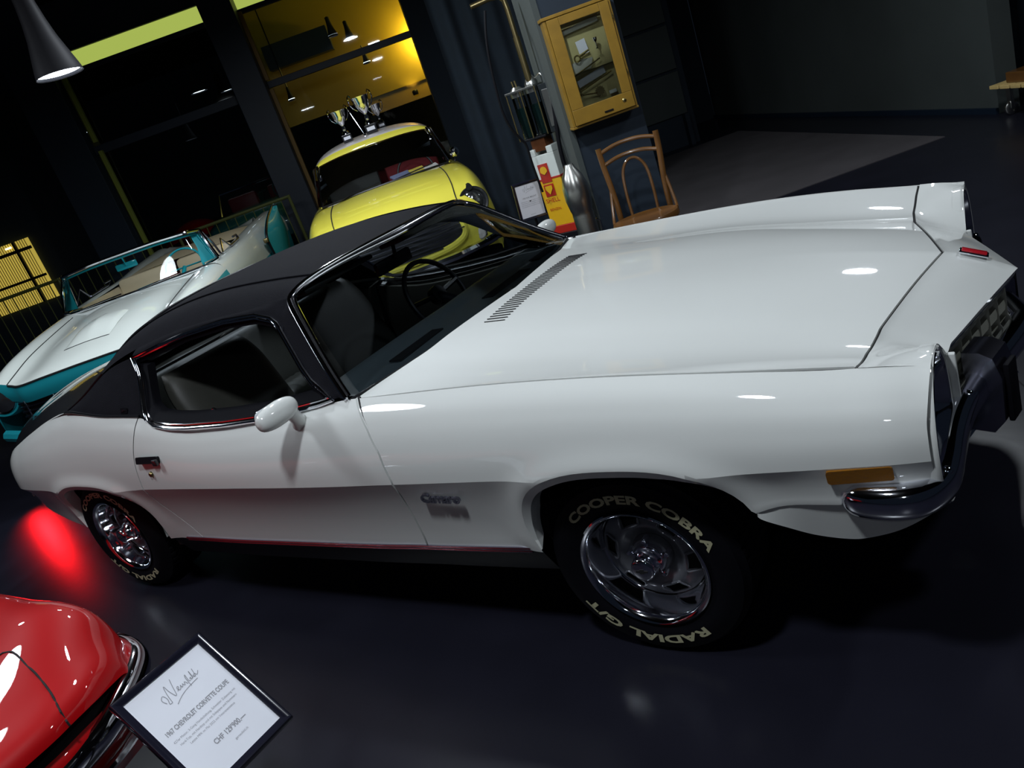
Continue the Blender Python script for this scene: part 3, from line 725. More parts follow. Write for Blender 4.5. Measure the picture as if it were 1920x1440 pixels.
def letters(x, y, z, s, R, a0):
    base = np.array([x, y, z]); rad = math.radians
    def put(txt, c_deg, span):
        V, F = textmesh(txt, .046, bold=.0018, space=1.0, align='LEFT'); x0, x1 = V[:, 0].min(), V[:, 0].max(); V2 = []
        ys0 = 0.0; ys1 = V[:, 1].max()
        for v in V:
            t = (v[0]-x0)/(x1-x0)-.5; a = rad(c_deg)-rad(span)*t*1.0; r = .226+.027*(v[1]-ys0)/ys1
            # angle a: 0 = car front seen from the right side (image right), 90 = up
            px = math.cos(a)*(1 if s < 0 else -1)
            V2.append(base+np.array([r*px, s*.0218, r*math.sin(a)]))
        return MB().add(V2, F).build('sidewall_lettering', M['letter'], WH[-1], smooth=False)
    put('COOPER COBRA', 90+a0, 118); put('RADIAL G/T', 270+a0, 98)
WH = []
for (x, y, z, s, a0) in ((0, -.822, .297, -1, -12), (-2.743, -.792, .304, -1, -8), (0, .822, .297, 1, 0), (-2.743, .792, .304, 1, 0)):
    nb_ = len(bpy.data.objects); wheel(x, y, z, s, R=z+.001)
    WH.append([o for o in coupe.children if o.name.startswith('tyre')][-1] if False else bpy.data.objects[sorted([o.name for o in bpy.data.objects if o.name.startswith('tyre')])[-1]])
    letters(x, y, z, s, z, a0)
# ---- wheel wells and underside
for k, s in (('F', 1), ('F', -1), ('R', 1), ('R', -1)):
    cx, z0, a, b, n, wd = ARCH[k]; E = arch_edge(k, None, .36)
    E = E*[1, -s, 1]; inn = E.copy(); inn[:, 1] = s*.52
    e0 = E.copy(); e0[:, 1] -= s*.055; c = np.array([cx, 0, .37]); out = (E-c)*[1, 0, 1]*.06
    mb = MB(); mb.grid(np.stack([e0-out*.6, inn+out]))
    mb.add(list(inn+out)+[(cx, s*.52, .30)], [(i, i+1, len(inn)) for i in range(len(inn)-1)])
    mb.build('wheel_well', M['dark'], coupe)
mb = MB(); mb.box((-1.40, 0, .30), (1.9, 1.55, .10)); mb.box((0, 0, .42), (1.2, 1.0, .2)); mb.box((-2.8, 0, .42), (1.5, 1.0, .2)); mb.tube([(0, -.7, .3), (0, .7, .3)], .04, 8); mb.tube([(-2.743, -.7, .3), (-2.743, .7, .3)], .05, 8)
mb.build('underbody', M['dark'], coupe)
mb = MB(); mb.box((-.20, 0, .58), (.9, .9, .4)); mb.box((-.80, 0, .64), (.06, 1.4, .40)); mb.box((.60, 0, .52), (.12, 1.0, .35)); mb.build('firewall', M['dark'], coupe)

# ---- cabin
def cushion(P, Q, width, thick, name, y, parent, ribs=7, m=None, rad=.3):
    """slab from point P to Q (x, z) in the x-z plane, pleated along its length"""
    P = np.array(P); Q = np.array(Q); d = Q-P; L = np.linalg.norm(d); d = d/L; nrm = np.array([-d[1], d[0]])
    nu, nv = 26, 57; G_ = []
    for side in (1, -1):
        rows = []
        for i in range(nu):
            u = i/(nu-1); row = []
            for j in range(nv):
                v = j/(nv-1)*2-1
                edge = (1-abs(2*u-1)**6)**.5*(1-abs(v)**6)**.5
                h = thick/2*edge
                if side == 1 and abs(v) < .72 and .06 < u < .93: h += .010*abs(math.sin(ribs*PI*(v/.72+1)/2))-.008
                if side == 1 and abs(v) >= .72: h += .02*(1-abs((abs(v)-.86)/.14))*edge
                wv = width/2*(1-.15*max(0, (u-.7)/.3)**2)
                p = P+d*L*u+nrm*h*side; row.append((p[0], y+v*wv, p[1]))
            rows.append(row)
        G_.append(np.array(rows))
    mb = MB()
    for g_ in G_: mb.grid(g_)
    return mb.build(name, m or M['seat'], parent, sharp=50)
for y in (-.38, .38):
    st = cushion((-1.95, .46), (-1.42, .50), .52, .14, 'seat_cushion', y, coupe)
    cushion((-1.93, .48), (-2.13, 1.0), .52, .11, 'seat_back', y, coupe)
cushion((-2.62, .50), (-2.25, .52), 1.25, .14, 'rear_bench', 0, coupe, ribs=18)
cushion((-2.56, .50), (-2.78, .90), 1.25, .12, 'bench_back', 0, coupe, ribs=18)
mb = MB(); mb.add([(-2.80, -.66, .91), (-2.80, .66, .91), (-3.0, .62, .93), (-3.0, -.62, .93)], [(0, 1, 2, 3)]); mb.build('parcel_shelf', M['seat'], coupe)
mb = MB(); mb.box((-1.75, 0, .37), (2.1, 1.5, .02)); mb.build('cabin_floor', M['dark'], coupe)
for s in (-1, 1):
    mb = MB(); P = np.array([[(x, s*(.775-d), z) for z, d in ((sparm(x)[1]-.012, -.015), (sparm(x)[1]-.02, .03), (.70, .045), (.42, .03))] for x in np.linspace(-2.05, -.88, 14)]); mb.grid(P)
    mb.build('door_lining', M['seat'], coupe)
    mb = MB(); P = np.array([[(x, s*(.79-d), z) for z, d in ((.90, .0), (.88, .05), (.60, .10), (.40, .10))] for x in np.linspace(-2.75, -2.06, 8)]); mb.grid(P); mb.build('rear_lining', M['seat'], coupe)
    mb = MB(); P = [(x, s*.765, sparm(x)[1]+.002) for x in np.linspace(-2.04, -.90, 12)]; mb.tube(P, .005, 6); mb.build('lining_trim', M['chrome'], coupe)
hl = RS[1:-8, 2:-2]*[1, .97, 1]-[0, 0, .03]; mb = MB(); mb.grid(hl[:i0-1]); mb.build('headliner', M['seat'], coupe)
Ms = frame(0, (0, 1, 0), (-.40, 0, .92)); cs_ = np.array([-1.36, .38, .86])
mb = MB(); mb.tube([cs_+Ms@np.array([.185*math.cos(t), .185*math.sin(t), 0]) for t in np.linspace(0, 2*PI, 40, endpoint=False)], .012, 8, closed=True)
sw = mb.build('steering_wheel', M['black'], coupe)
mb = MB()
for a in (0.1, PI-.1, -PI/2): mb.tube([cs_, cs_+Ms@np.array([.18*math.cos(a), .18*math.sin(a), 0])], .012, 6)
mb.tube([cs_+Ms@np.array([0, 0, .02]), cs_-Ms@np.array([0, 0, .02])], .045, 16); mb.tube([cs_, (-1.08, .38, .74)], .025, 10); mb.build('wheel_spokes', M['black'], sw)
mb = MB(); mb.box((-1.20, .0, 1.135), (.025, .23, .055), bev=.01); mb.tube([(-1.18, 0, 1.15), (-1.17, 0, 1.20)], .008, 6); mb.build('rear_view_mirror', M['black'], coupe)
for s in (-1, 1):
    mb = MB(); mb.box((-1.27, s*.3, 1.19), (.14, .40, .018), rot=frame(0, (1, 0, .1), (0, 1, 0)), bev=.006); mb.build('sun_visor', M['seat'], coupe)

# ------------------------------------------------------------------ 2 the hall, laid out on its own axes (EX along the window wall, EY away from the visitor)
EX = np.array([.798, .6026, 0]); EY = np.array([-.6026, .798, 0]); EZ = np.array([0, 0, 1.]); FO = np.array([CL[0], CL[1], 0]); FM = np.stack([EX, EY, EZ], 1)
def FW(a, d, z): return FO+EX*a+EY*d+EZ*z
def fbox(mb, a0, a1, d0, d1, z0, z1, bev=0): return mb.box(FW((a0+a1)/2, (d0+d1)/2, (z0+z1)/2), (a1-a0, d1-d0, z1-z0), rot=FM, bev=bev)
M['wall'] = mat('dark_blue_plaster', (.006, .015, .028), .75, noise=.25, nscale=3, bump=.3, bscale=40)
M['wall2'] = mat('grey_green_plaster', (.045, .055, .053), .8, noise=.2, nscale=2, bump=.3, bscale=60)
M['floor'] = mat('polished_dark_floor', (.010, .010, .017), .28, noise=.25, nscale=4, bump=.12, bscale=25, spec=.45)
M['mat'] = mat('grey_floor_matting', (.060, .054, .058), .8, noise=.35, nscale=2.5, bump=.4, bscale=150)
M['ceil'] = mat('black_ceiling', (.004, .004, .005), .9)
M['bluesteel'] = mat('dark_blue_steel', (.004, .012, .026), .5, noise=.15, nscale=4)
M['goldframe'] = mat('gold_painted_steel', (.23, .13, .02), .55, noise=.15, nscale=5)
M['limeframe'] = mat('lime_lit_steel', (.22, .26, .03), .55, noise=.15, nscale=5)
M['pane'] = glassmat('hall_glass', (.80, .84, .84), ior=1.35)
M['oak'] = mat('varnished_oak', (.25, .14, .014), .42, coat=.4, noise=.25, nscale=14)
M['wood'] = mat('brown_varnished_beech', (.13, .055, .013), .3, coat=.6, noise=.3, nscale=12)
M['steel'] = mat('brushed_steel', (.55, .55, .52), .28, metal=1, noise=.15, nscale=6)
M['paper'] = mat('white_paper', (.78, .79, .86), .6, noise=.02)
M['ink'] = mat('grey_ink', (.10, .10, .12), .7)
M['ltink'] = mat('light_grey_ink', (.30, .30, .33), .7)
M['brightgold'] = mat('gold_metal', (.62, .50, .20), .25, metal=1)
M['cloth'] = mat('dark_curtain', (.006, .013, .022), .95, noise=.3, nscale=6)

mb = MB(); fbox(mb, -14, 4.9, -4, 19, -.1, 0); fbox(mb, 4.9, 12, -4, 19, -.1, 0); mb2 = MB()
fl = MB(); fl.add([FW(-14, -4, 0), FW(12, -4, 0), FW(12, 19, 0), FW(-14, 19, 0), FW(-14, -4, -.1), FW(12, -4, -.1), FW(12, 19, -.1), FW(-14, 19, -.1)], [(0, 1, 2, 3), (7, 6, 5, 4), (0, 4, 5, 1), (1, 5, 6, 2), (2, 6, 7, 3), (3, 7, 4, 0)])
floor = struct(fl.build('floor', M['floor'], smooth=False))
mb = MB(); mb.grid(np.array([[FW(a, d, .006) for a in (1.25, 4.33)] for d in (6.85, 11.6)])); mb.grid(np.array([[FW(1.25, 6.85, z), FW(4.33, 6.85, z)] for z in (0, .006)])); mb.grid(np.array([[FW(4.33, 6.85, z), FW(4.33, 11.6, z)] for z in (0, .006)]))
tag(mb.build('floor_mat', M['mat'], smooth=False), 'large grey floor mat lying on the dark floor behind the chair', 'mat')
mb = MB()
for p, q in (((1.6, 1.9), (2.4, 4.6)), ((2.2, 2.0), (6.0, 2.55)), ((-6.5, 3.4), (-3.4, 3.9))):
    P0, P1 = FW(p[0], p[1], .001), FW(q[0], q[1], .001); w = np.cross(P1-P0, [0, 0, 1]); w = w/np.linalg.norm(w)*.003; mb.add([P0+w, P1+w, P1-w, P0-w], [(0, 1, 2, 3)])
mb.build('floor_joint', M['dark'], floor, smooth=False)
mb = MB(); fbox(mb, -14, 12, -4, 19, 5.6, 5.7); struct(mb.build('ceiling', M['ceil'], smooth=False))
mb = MB(); fbox(mb, 4.95, 5.15, 7.0, 14.2, 0, 5.6); struct(mb.build('wall_right', M['wall2'], smooth=False))
mb = MB(); fbox(mb, 4.92, 4.95, 7.0, 14.2, 0, .05); struct(mb.build('baseboard_right', M['bluesteel'], smooth=False))
mb = MB(); fbox(mb, 5.15, 12, 9.6, 9.8, 0, 5.6); struct(mb.build('wall_far_right', M['wall'], smooth=False))
mb = MB(); fbox(mb, .62, 4.94, 14.2, 14.4, 0, 5.6); struct(mb.build('wall_back', M['wall'], smooth=False))
mb = MB(); fbox(mb, -14, -4.95, 13.9, 14.1, 0, 5.6); w_ = mb.build('wall_left', M['wall'], smooth=False); struct(w_)
# free-standing wall that carries the key cabinet
mb = MB(); fbox(mb, .965, 1.475, 5.6, 6.3, 0, 5.6); struct(mb.build('wall_centre', M['wall'], smooth=False))
mb = MB(); fbox(mb, .945, .985, 5.585, 6.32, 0, 5.6); struct(mb.build('trim_1', M['wall2'], smooth=False))
# grey panels at the back
pb = thing('panel_screen', 'tall grey panelled screen standing on the right of the centre wall', 'screen', FW(3.4, 12, 0))
for z0, z1 in ((.46, 1.06), (1.10, 1.70), (1.74, 2.34), (2.38, 2.98)):
    mb = MB(); fbox(mb, 2.7, 3.80, 12.0, 12.05, z0, z1, bev=.006); mb.build('panel', M['wall2'], pb, smooth=False)
mb = MB(); fbox(mb, 2.64, 3.90, 12.05, 12.12, 0, 3.05); mb.build('backing', M['wall'], pb, smooth=False)
for a in (2.75, 3.75):
    mb = MB(); fbox(mb, a-.03, a+.03, 11.9, 12.3, 0, .46); mb.build('leg', M['wall'], pb, smooth=False)

# ---- window wall, twelve metres away
DW = 12.3
def strut(name, a0, a1, d0, d1, z0, z1, m_, par): mb = MB(); fbox(mb, a0, a1, d0, d1, z0, z1, bev=.004); return mb.build(name, m_, par, smooth=False)
# the left column leans a little in the photograph's wide lens; built upright
mb = MB(); fbox(mb, -2.24, -1.80, 12.0, 12.5, 0, 5.6, bev=.01); struct(mb.build('trim_2', M['bluesteel'], smooth=False))
mb = MB(); fbox(mb, .34, .9, 12.1, 12.7, 0, 5.6, bev=.01); struct(mb.build('trim_3', M['wall'], smooth=False))
mb = MB(); fbox(mb, -5.0, -4.42, 12.1, 12.6, 0, 5.6, bev=.01); struct(mb.build('trim_4', M['wall'], smooth=False))
win = []
for n_, (a0, a1, post, mcol) in enumerate(((-4.42, -2.24, -4.36, 'limeframe'), (-1.80, .34, -1.80, 'goldframe'))):
    mb = MB(); fbox(mb, a0, a1, DW+.02, DW+.03, .1, 3.72); w = struct(mb.build('window_%d' % (n_+1), M['pane'], smooth=False)); win.append(w)
    strut('window_frame', a0, a1, DW-.03, DW+.05, 0, .10, M['bluesteel'], w)
    strut('window_frame', a0, a1, DW-.03, DW+.05, 2.64 if n_ == 0 else 2.70, 2.76 if n_ == 0 else 2.79, M['bluesteel'], w)
    strut('window_frame', a0, a1, DW-.03, DW+.05, 3.70, 3.76, M['bluesteel'], w)
    strut('window_jamb', post, post+.055, DW-.10, DW-.035, .9, 2.68, M[mcol], w); strut('window_jamb', post, post+.055, DW-.10, DW-.035, 2.80, 3.72, M[mcol], w)
for a in (-1.05, -.35):
    pass
# lit upper band and lit soffits beyond the glass
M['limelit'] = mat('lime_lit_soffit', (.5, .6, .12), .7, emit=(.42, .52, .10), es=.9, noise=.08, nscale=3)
M['goldlit'] = mat('gold_lit_wall', (.34, .22, .02), .6, noise=.12, nscale=1.5)
for a0, a1 in ((-4.42, -2.24), (-1.80, .34)):
    mb = MB(); fbox(mb, a0, a1, DW+.03, DW+.08, 3.77, 3.98); pn = mb.build('light_panel', M['limelit'], win[0 if a0 < -2 else 1], smooth=False, label='glowing yellow-green light band')
strut('window_frame', -4.42, -2.24, DW-.03, DW+.05, 3.98, 4.6, M['wall'], win[0]); strut('window_frame', -1.80, .34, DW-.03, DW+.05, 4.0, 4.6, M['wall'], win[1])
# the space beyond the glass
mb = MB(); fbox(mb, -14, 6, 18.2, 18.4, 0, 5.6); struct(mb.build('wall_outer', mat('dark_olive_wall', (.010, .012, .006), .8, noise=.5, nscale=1.2), smooth=False))
mb = MB(); fbox(mb, -1.95, .50, 13.3, 13.45, 2.165, 5.2); gm = struct(mb.build('wall_gold', M['goldlit'], smooth=False))
mb = MB(); fbox(mb, -.62, .42, 13.32, 13.45, 1.92, 2.165); mb.build('lower_panel', mat('dim_gold_wall', (.30, .18, .02), .35, noise=.4, nscale=2), gm, smooth=False)
mb = MB(); mb.lathe([(0, -.03), (.042, -.03), (.046, 0), (.046, .03), (.03, .045), (0, .045)], 20, c=FW(.13, 13.22, 2.02)); tag(mb.build('wall_uplight', M['black'], sharp=50), 'small black uplight in front of the gold-lit wall', 'lamp')
mb = MB(); fbox(mb, -1.80, -.80, 13.0, 13.25, 2.98, 3.32); tag(mb.build('soffit_box', M['bluesteel'], smooth=False), 'dark blue box beam hanging in front of the gold wall', 'beam')
_l = spot('uplight_beam', FW(.13, 13.20, 2.08), FW(.13, 13.31, 2.4), 3, 120, (1, .72, .15), .03)
_l = bpy.data.lights.new('gold_wall_washer', 'POINT'); _l.energy = 80; _l.color = (1, .74, .12); _l.shadow_soft_size = .08; _l = bpy.data.objects.new('gold_wall_washer', _l); sc.collection.objects.link(_l); _l.location = FW(.52, 13.10, 2.75)
mb = MB(); fbox(mb, .62, .75, 12.7, 14.2, 0, 5.6); struct(mb.build('wall_inner', M['wall'], smooth=False))  # unseen partition added to keep the gold washer off the back wall
# lit doorway on the far left with a mesh blind
dn = MB(); fbox(dn, -7.7, -6.62, 13.84, 13.88, .95, 1.98); dw = dn.build('window_3', mat('warm_lit_blind', (.55, .45, .10), .6, emit=(.55, .42, .07), es=.75, noise=.25, nscale=2.2), smooth=False); struct(dw)
for a in np.linspace(-7.66, -6.66, 26): mb = MB() if a < -7.65 else mb; fbox(mb, a-.0035, a+.0035, 13.80, 13.81, .95, 1.98)
mb.build('blind_slats', M['goldframe'], dw, smooth=False)['kind'] = 'stuff'
strut('window_bar', -7.7, -6.6, 13.76, 13.80, 1.80, 1.85, M['black'], dw); strut('window_bar', -7.7, -6.6, 13.76, 13.80, 1.33, 1.37, M['black'], dw); strut('window_bar', -6.86, -6.82, 13.76, 13.80, .95, 1.98, M['black'], dw)
mb = MB(); fbox(mb, -7.0, -6.9, 13.78, 13.8, 1.90, 1.93); mb.build('tube_light', mat('tube_glow', (1, .9, .5), .5, emit=(1, .85, .35), es=3), dw, smooth=False)
# the curtain of dark cloth left of the centre wall, and one at the far right
def curtain(name, a0, a1, d, z0, z1, waves, amp, label):
    n_ = waves*10; P = np.array([[FW(a0+(a1-a0)*t, d+amp*math.sin(t*waves*2*PI)+amp*.4*math.sin(t*waves*5.3+k), z) for t in np.linspace(0, 1, n_)] for k, z in ((0, z0), (.5, (z0+z1)/2), (1, z1))])
    mb = MB(); mb.grid(P); Q = P-EY*(-.006); mb.grid(Q); tag(mb.build(name, M['cloth'], sharp=80), label, 'curtain')
curtain('curtain', .47, 1.35, 8.7, .02, 5.5, 4, .035, 'dark blue curtain hanging behind the fuel pump')
curtain('curtain', 4.98, 5.9, 7.45, .02, 5.5, 5, .05, 'dark curtain at the right edge beside the grey wall')

M['railm'] = mat('olive_rail_paint', (.10, .115, .03), .5, noise=.1)
# ---- railing
rl = thing('railing', 'low dark railing with thin upright bars behind the turquoise car', 'railing', FW(-4.1, 11.4, 0))
for a0, a1 in ((-7.3, -5.35), (-5.35, -3.6), (-3.6, -2.0)):
    mb = MB(); mb.tube([FW(a0, 11.4, 1.27), FW(a1, 11.4, 1.27)], .022, 8); mb.build('top_rail', M['railm'], rl); mb = MB(); mb.tube([FW(a0, 11.4, .15), FW(a1, 11.4, .15)], .015, 6); mb.build('bottom_rail', M['railm'], rl)
for a in np.arange(-7.25, -1.98, .135):
    mb = MB(); mb.tube([FW(a, 11.4, .15), FW(a, 11.4, 1.26)], .007, 6); mb.build('bar', M['railm'], rl)
for a in (-7.3, -5.35, -3.6, -2.0):
    mb = MB(); mb.tube([FW(a, 11.4, 0), FW(a, 11.4, 1.29)], .022, 8); mb.build('post', M['railm'], rl)

# ---- pendant lamps
def pendant(c, r, label, grp=None, on_=True, drop=1.0, es=14):
    c = np.array(c); p = thing('pendant_lamp', label, 'lamp', c, group=grp)
    mb = MB(); mb.lathe([(r, 0), (r*.99, .012), (r*.94, r*.3), (r*.78, r*.9), (r*.62, r*1.5), (r*.50, r*2.2), (r*.42, r*2.9), (r*.40, r*3.6), (r*.12, r*3.65), (.012, r*3.7)], 40, c=c); mb.lathe([(r*.97, .004), (r*.90, r*.28), (r*.74, r*.88), (r*.5, r*1.5)], 40, c=c); mb.build('lamp_shade', M['lampm'], p)
    mb = MB(); mb.tube([c+[0, 0, r*3.6], c+[0, 0, min(drop, 5.6-c[2])]], .010, 6); mb.build('cord', M['black'], p)
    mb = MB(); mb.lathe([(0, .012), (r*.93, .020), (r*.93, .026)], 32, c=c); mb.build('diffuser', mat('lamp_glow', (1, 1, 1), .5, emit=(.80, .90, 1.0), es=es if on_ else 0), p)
    return p
M['lampm'] = mat('grey_lamp_enamel', (.010, .010, .013), .6, spec=.2, noise=.1)

# ------------------------------------------------------------------ 3 the other cars
M['yel'] = mat('yellow_paint', (.74, .66, .075), .5, spec=.15, coat=1, noise=.02, nscale=3); M['cream'] = mat('cream_roof_paint', (.62, .58, .57), .35, coat=.8)
M['turq'] = mat('turquoise_paint', (.012, .30, .36), .5, spec=.15, coat=1, noise=.03, nscale=3); M['ivory'] = mat('ivory_paint', (.62, .66, .62), .5, spec=.15, coat=1, noise=.02, nscale=3)
M['beige'] = mat('beige_vinyl', (.50, .42, .28), .55, noise=.06); M['redp'] = mat('red_paint', (.44, .001, .003), .5, spec=.15, coat=1, coat_r=.02, noise=.02, nscale=3)
M['dlens'] = mat('dark_lamp_glass', (.22, .23, .24), .05, metal=.9, bump=.5, bscale=50); M['maroon'] = mat('maroon_felt', (.28, .03, .04), .8, noise=.1)
def local(px, py, yaw, dz):
    a = math.radians(yaw); A = np.array([[math.cos(a), -math.sin(a), 0], [math.sin(a), math.cos(a), 0], [0, 0, 1]]); o = np.array([px, py, dz])
    f = lambda P: np.asarray(P, float)@A.T+o
    return f, A
def rows_grid(rows, nt, nu, ts=None, us=None):
    n, m = len(rows), len(rows[0]); return sym_grid(loft(rows, np.arange(n) if ts is None else ts, np.arange(m) if us is None else us, nt, nu))
def carwheel(par, f, A, x, y, r, s):
    c = f([x, y, 0]); c[2] = r+.004; Mw = A@np.array([[1, 0, 0], [0, 0, s], [0, 1, 0]], float)
    mb = MB(); mb.lathe([(r*.62, .0), (r*.75, .012), (r*.92, .005), (r, -.02), (r, -.16), (r*.9, -.18), (r*.5, -.18)], 36, M=Mw, c=c); t = mb.build('tyre', M['rubber'], par)
    mb = MB(); mb.lathe([(0, -.01), (r*.2, -.012), (r*.3, -.03), (r*.5, -.025), (r*.6, .002), (r*.63, .0)], 36, M=Mw, c=c); mb.build('wheel_cover', M['chrome'], par)
# ---- the yellow saloon
yf, yA = local(-4.238, 3.675, -50, .175)
yc_ = thing('yellow_car', 'bright yellow vintage saloon with cream roof behind the white coupe', 'car', yf([0, 0, -.175]), math.radians(-50))
Yr = [
 [(-.02,0,1.0),(-.02,.3,.995),(-.04,.52,.975),(-.06,.66,.968),(-.08,.78,.92),(-.08,.85,.80),(-.08,.87,.55),(-.08,.86,.30)],
 [(.45,0,.965),(.45,.3,.957),(.45,.53,.938),(.45,.64,.925),(.45,.77,.89),(.45,.85,.74),(.45,.87,.5),(.45,.86,.3)],
 [(.92,0,.89),(.90,.3,.88),(.88,.52,.863),(.87,.63,.85),(.86,.75,.81),(.85,.83,.66),(.85,.85,.45),(.85,.84,.28)],
 [(1.20,0,.79),(1.17,.3,.775),(1.12,.5,.765),(1.06,.63,.765),(1.04,.75,.715),(1.0,.81,.58),(.98,.83,.42),(.98,.82,.26)],
 [(1.35,0,.69),(1.33,.3,.68),(1.27,.5,.66),(1.18,.64,.66),(1.12,.74,.60),(1.07,.79,.48),(1.05,.80,.36),(1.05,.8,.24)],
 [(1.42,0,.52),(1.40,.3,.51),(1.34,.5,.49),(1.26,.63,.47),(1.17,.72,.44),(1.11,.77,.38),(1.08,.79,.30),(1.08,.79,.22)],
 [(1.40,0,.33),(1.38,.3,.32),(1.33,.5,.31),(1.26,.62,.30),(1.18,.71,.28),(1.11,.76,.26),(1.09,.78,.24),(1.09,.78,.2)]]
mb = MB(); YG = rows_grid(Yr, 46, 40); mb.grid(yf(YG)); ybody = mb.build('bonnet_and_wings', M['yel'], yc_, sharp=60)
for s in (-1, 1):     # bonnet shut lines
    P = np.array([ci(np.arange(7), np.array([r[2] for r in Yr]), np.array(t)) for t in np.linspace(0.1, 3.6, 24)])*[1, s, 1]; P[:, 1] += s*.03
    mb = MB(); mb.tube(yf(P+[0, 0, .003]), .005, 5); mb.build('shut_line', M['dark'], ybody)
# mouth
def mouth(t): c, s_ = math.cos(t), math.sin(t); return np.array([0, .50*math.copysign(abs(c)**.55, c), .135*math.copysign(abs(s_)**.7, s_)])
mt = np.array([mouth(t) for t in np.linspace(0, 2*PI, 48, endpoint=False)])
mt3 = np.array([(1.462-.34*abs(p[1])**2-.45*max(0, p[2]), p[1], .545+p[2]) for p in mt])
mb = MB(); mb.tube(yf(mt3), .030, 8, closed=True); mb.build('grille_lip', M['yel'], yc_)
mb = MB(); mb.add(list(yf(mt3+[.012, 0, 0]))+[yf([1.475, 0, .545])], [(i, (i+1) % 48, 48) for i in range(48)]); gr = mb.build('grille_mouth', M['dark'], yc_)
for k in range(7):
    z = .44+.034*k; hw = .50*(1-abs((z-.545)/.135)**1.4)**.5 if abs(z-.545) < .133 else .1
    mb = MB(); mb.tube(yf(np.array([(1.490-.34*y*y-.45*max(0, z-.545), y, z) for y in np.linspace(-hw, hw, 13)])), .0055, 5); mb.build('grille_slat', M['dchrome'], gr)
for s in (-1, 1):
    Ml = yA@np.array([[.17, 0, .985], [0, 1, 0], [-.985, 0, .17]], float)@np.array([[0, 1, 0], [-1, 0, 0], [0, 0, 1]], float); c = yf([1.12, s*.665, .675])
    mb = MB(); mb.lathe([(.118, -.10), (.128, -.04), (.130, 0), (.124, .012), (.108, .008), (.095, -.01)], 36, M=Ml, c=c)
    mb.tube(yf(np.array([(1.06, s*.665, .80), (1.10, s*.665, .815), (1.13, s*.665, .80)])), [.004, .022, .03], 8); hb = mb.build('headlight_bezel', M['blackpaint'], yc_)
    mb = MB(); mb.lathe([(0, .018), (.05, .014), (.085, .002), (.097, -.012)], 30, M=Ml, c=c); mb.build('headlight_lens', M['dlens'], hb)
    c = yf([1.24, s*.617, .415]); mb = MB(); mb.lathe([(0, .05), (.04, .045), (.052, .03)], 24, M=Ml, c=c); fl_ = mb.build('fog_lamp', mat('pale_lamp_glass', (.35, .33, .3), .2, coat=1) if s < 0 else bpy.data.materials['pale_lamp_glass'], yc_); mb = MB(); mb.lathe([(.052, -.02), (.060, .03), (.050, .036)], 24, M=Ml, c=c); mb.build('lamp_rim', M['chrome'], fl_)
mb = MB(); mb.tube(yf(np.array([(1.22, -.80, .36), (1.34, -.66, .35), (1.47, -.35, .34), (1.50, 0, .34), (1.47, .35, .34), (1.34, .66, .35), (1.22, .80, .36)])), .035, 8); mb.build('bumper', M['chrome'], yc_)
# roof
Rr = [[(-.375,0,1.385),(-.38,.3,1.38),(-.40,.50,1.362),(-.41,.575,1.348)],
      [(-.40,0,1.425),(-.41,.3,1.418),(-.43,.50,1.395),(-.45,.590,1.362)],
      [(-.50,0,1.468),(-.50,.3,1.456),(-.52,.50,1.42),(-.55,.600,1.366)],
      [(-.85,0,1.505),(-.85,.3,1.490),(-.85,.50,1.445),(-.85,.615,1.37)],
      [(-1.4,0,1.49),(-1.4,.3,1.475),(-1.4,.50,1.435),(-1.4,.615,1.36)],
      [(-1.9,0,1.39),(-1.9,.3,1.38),(-1.88,.48,1.34),(-1.86,.60,1.28)],
      [(-2.3,0,1.15),(-2.28,.3,1.14),(-2.25,.48,1.11),(-2.2,.60,1.06)]]
YR = rows_grid(Rr, 40, 16); k1 = 9
mb = MB(); mb.grid(yf(YR[:k1+1])); mb.build('roof_header', M['yel'], yc_); mb = MB(); mb.grid(yf(YR[k1:])); yroof = mb.build('roof_panel', M['cream'], yc_)
yb = ci([0, .5, 1], np.array([(.04,0,1.0),(.02,.40,.995),(-.05,.655,.985)]), np.linspace(0, 1, 12)); yb = np.concatenate([mirror(yb[::-1]), yb[1:]]); yt = YR[0][np.linspace(0, YR.shape[1]-1, 23).astype(int)]-[0, 0, .008]
WGy = np.stack([(1-t)*yb+t*yt+[.04*math.sin(PI*t), 0, 0] for t in np.linspace(0, 1, 10)]); mb = MB(); mb.grid(yf(WGy)); mb.build('windscreen', M['clear'], yc_)
mb = MB(); mb.tube(yf(yb+[.01, 0, 0]), .012, 6); mb.build('windscreen_seal', M['black'], yc_)
for s in (-1, 1):
    mb = MB(); mb.tube(yf(np.array([(-.05, s*.66, .985), (-.22, s*.615, 1.18), (-.41, s*.578, 1.352)])), .014, 8); mb.tube(yf(np.array([(-.41, s*.585, 1.352), (-.9, s*.62, 1.37), (-1.5, s*.62, 1.36), (-1.9, s*.605, 1.27)])), .012, 6); mb.build('door_frame', M['chrome'], yc_)
    mb = MB(); mb.tube(yf(np.array([(-.30, s*.66, 1.0), (-.44, s*.60, 1.34)])), .008, 6); mb.tube(yf(np.array([(-1.1, s*.70, .97), (-1.1, s*.615, 1.36)])), .02, 6); mb.build('window_post', M['chrome'], yc_)
    mb = MB(); P = np.array([[(x, s*y, z) for x in (-.10, -1.1, -2.0)] for y, z in ((.70, .975), (.61, 1.35))]); mb.grid(yf(P)); mb.build('side_glass', M['clear'], yc_)
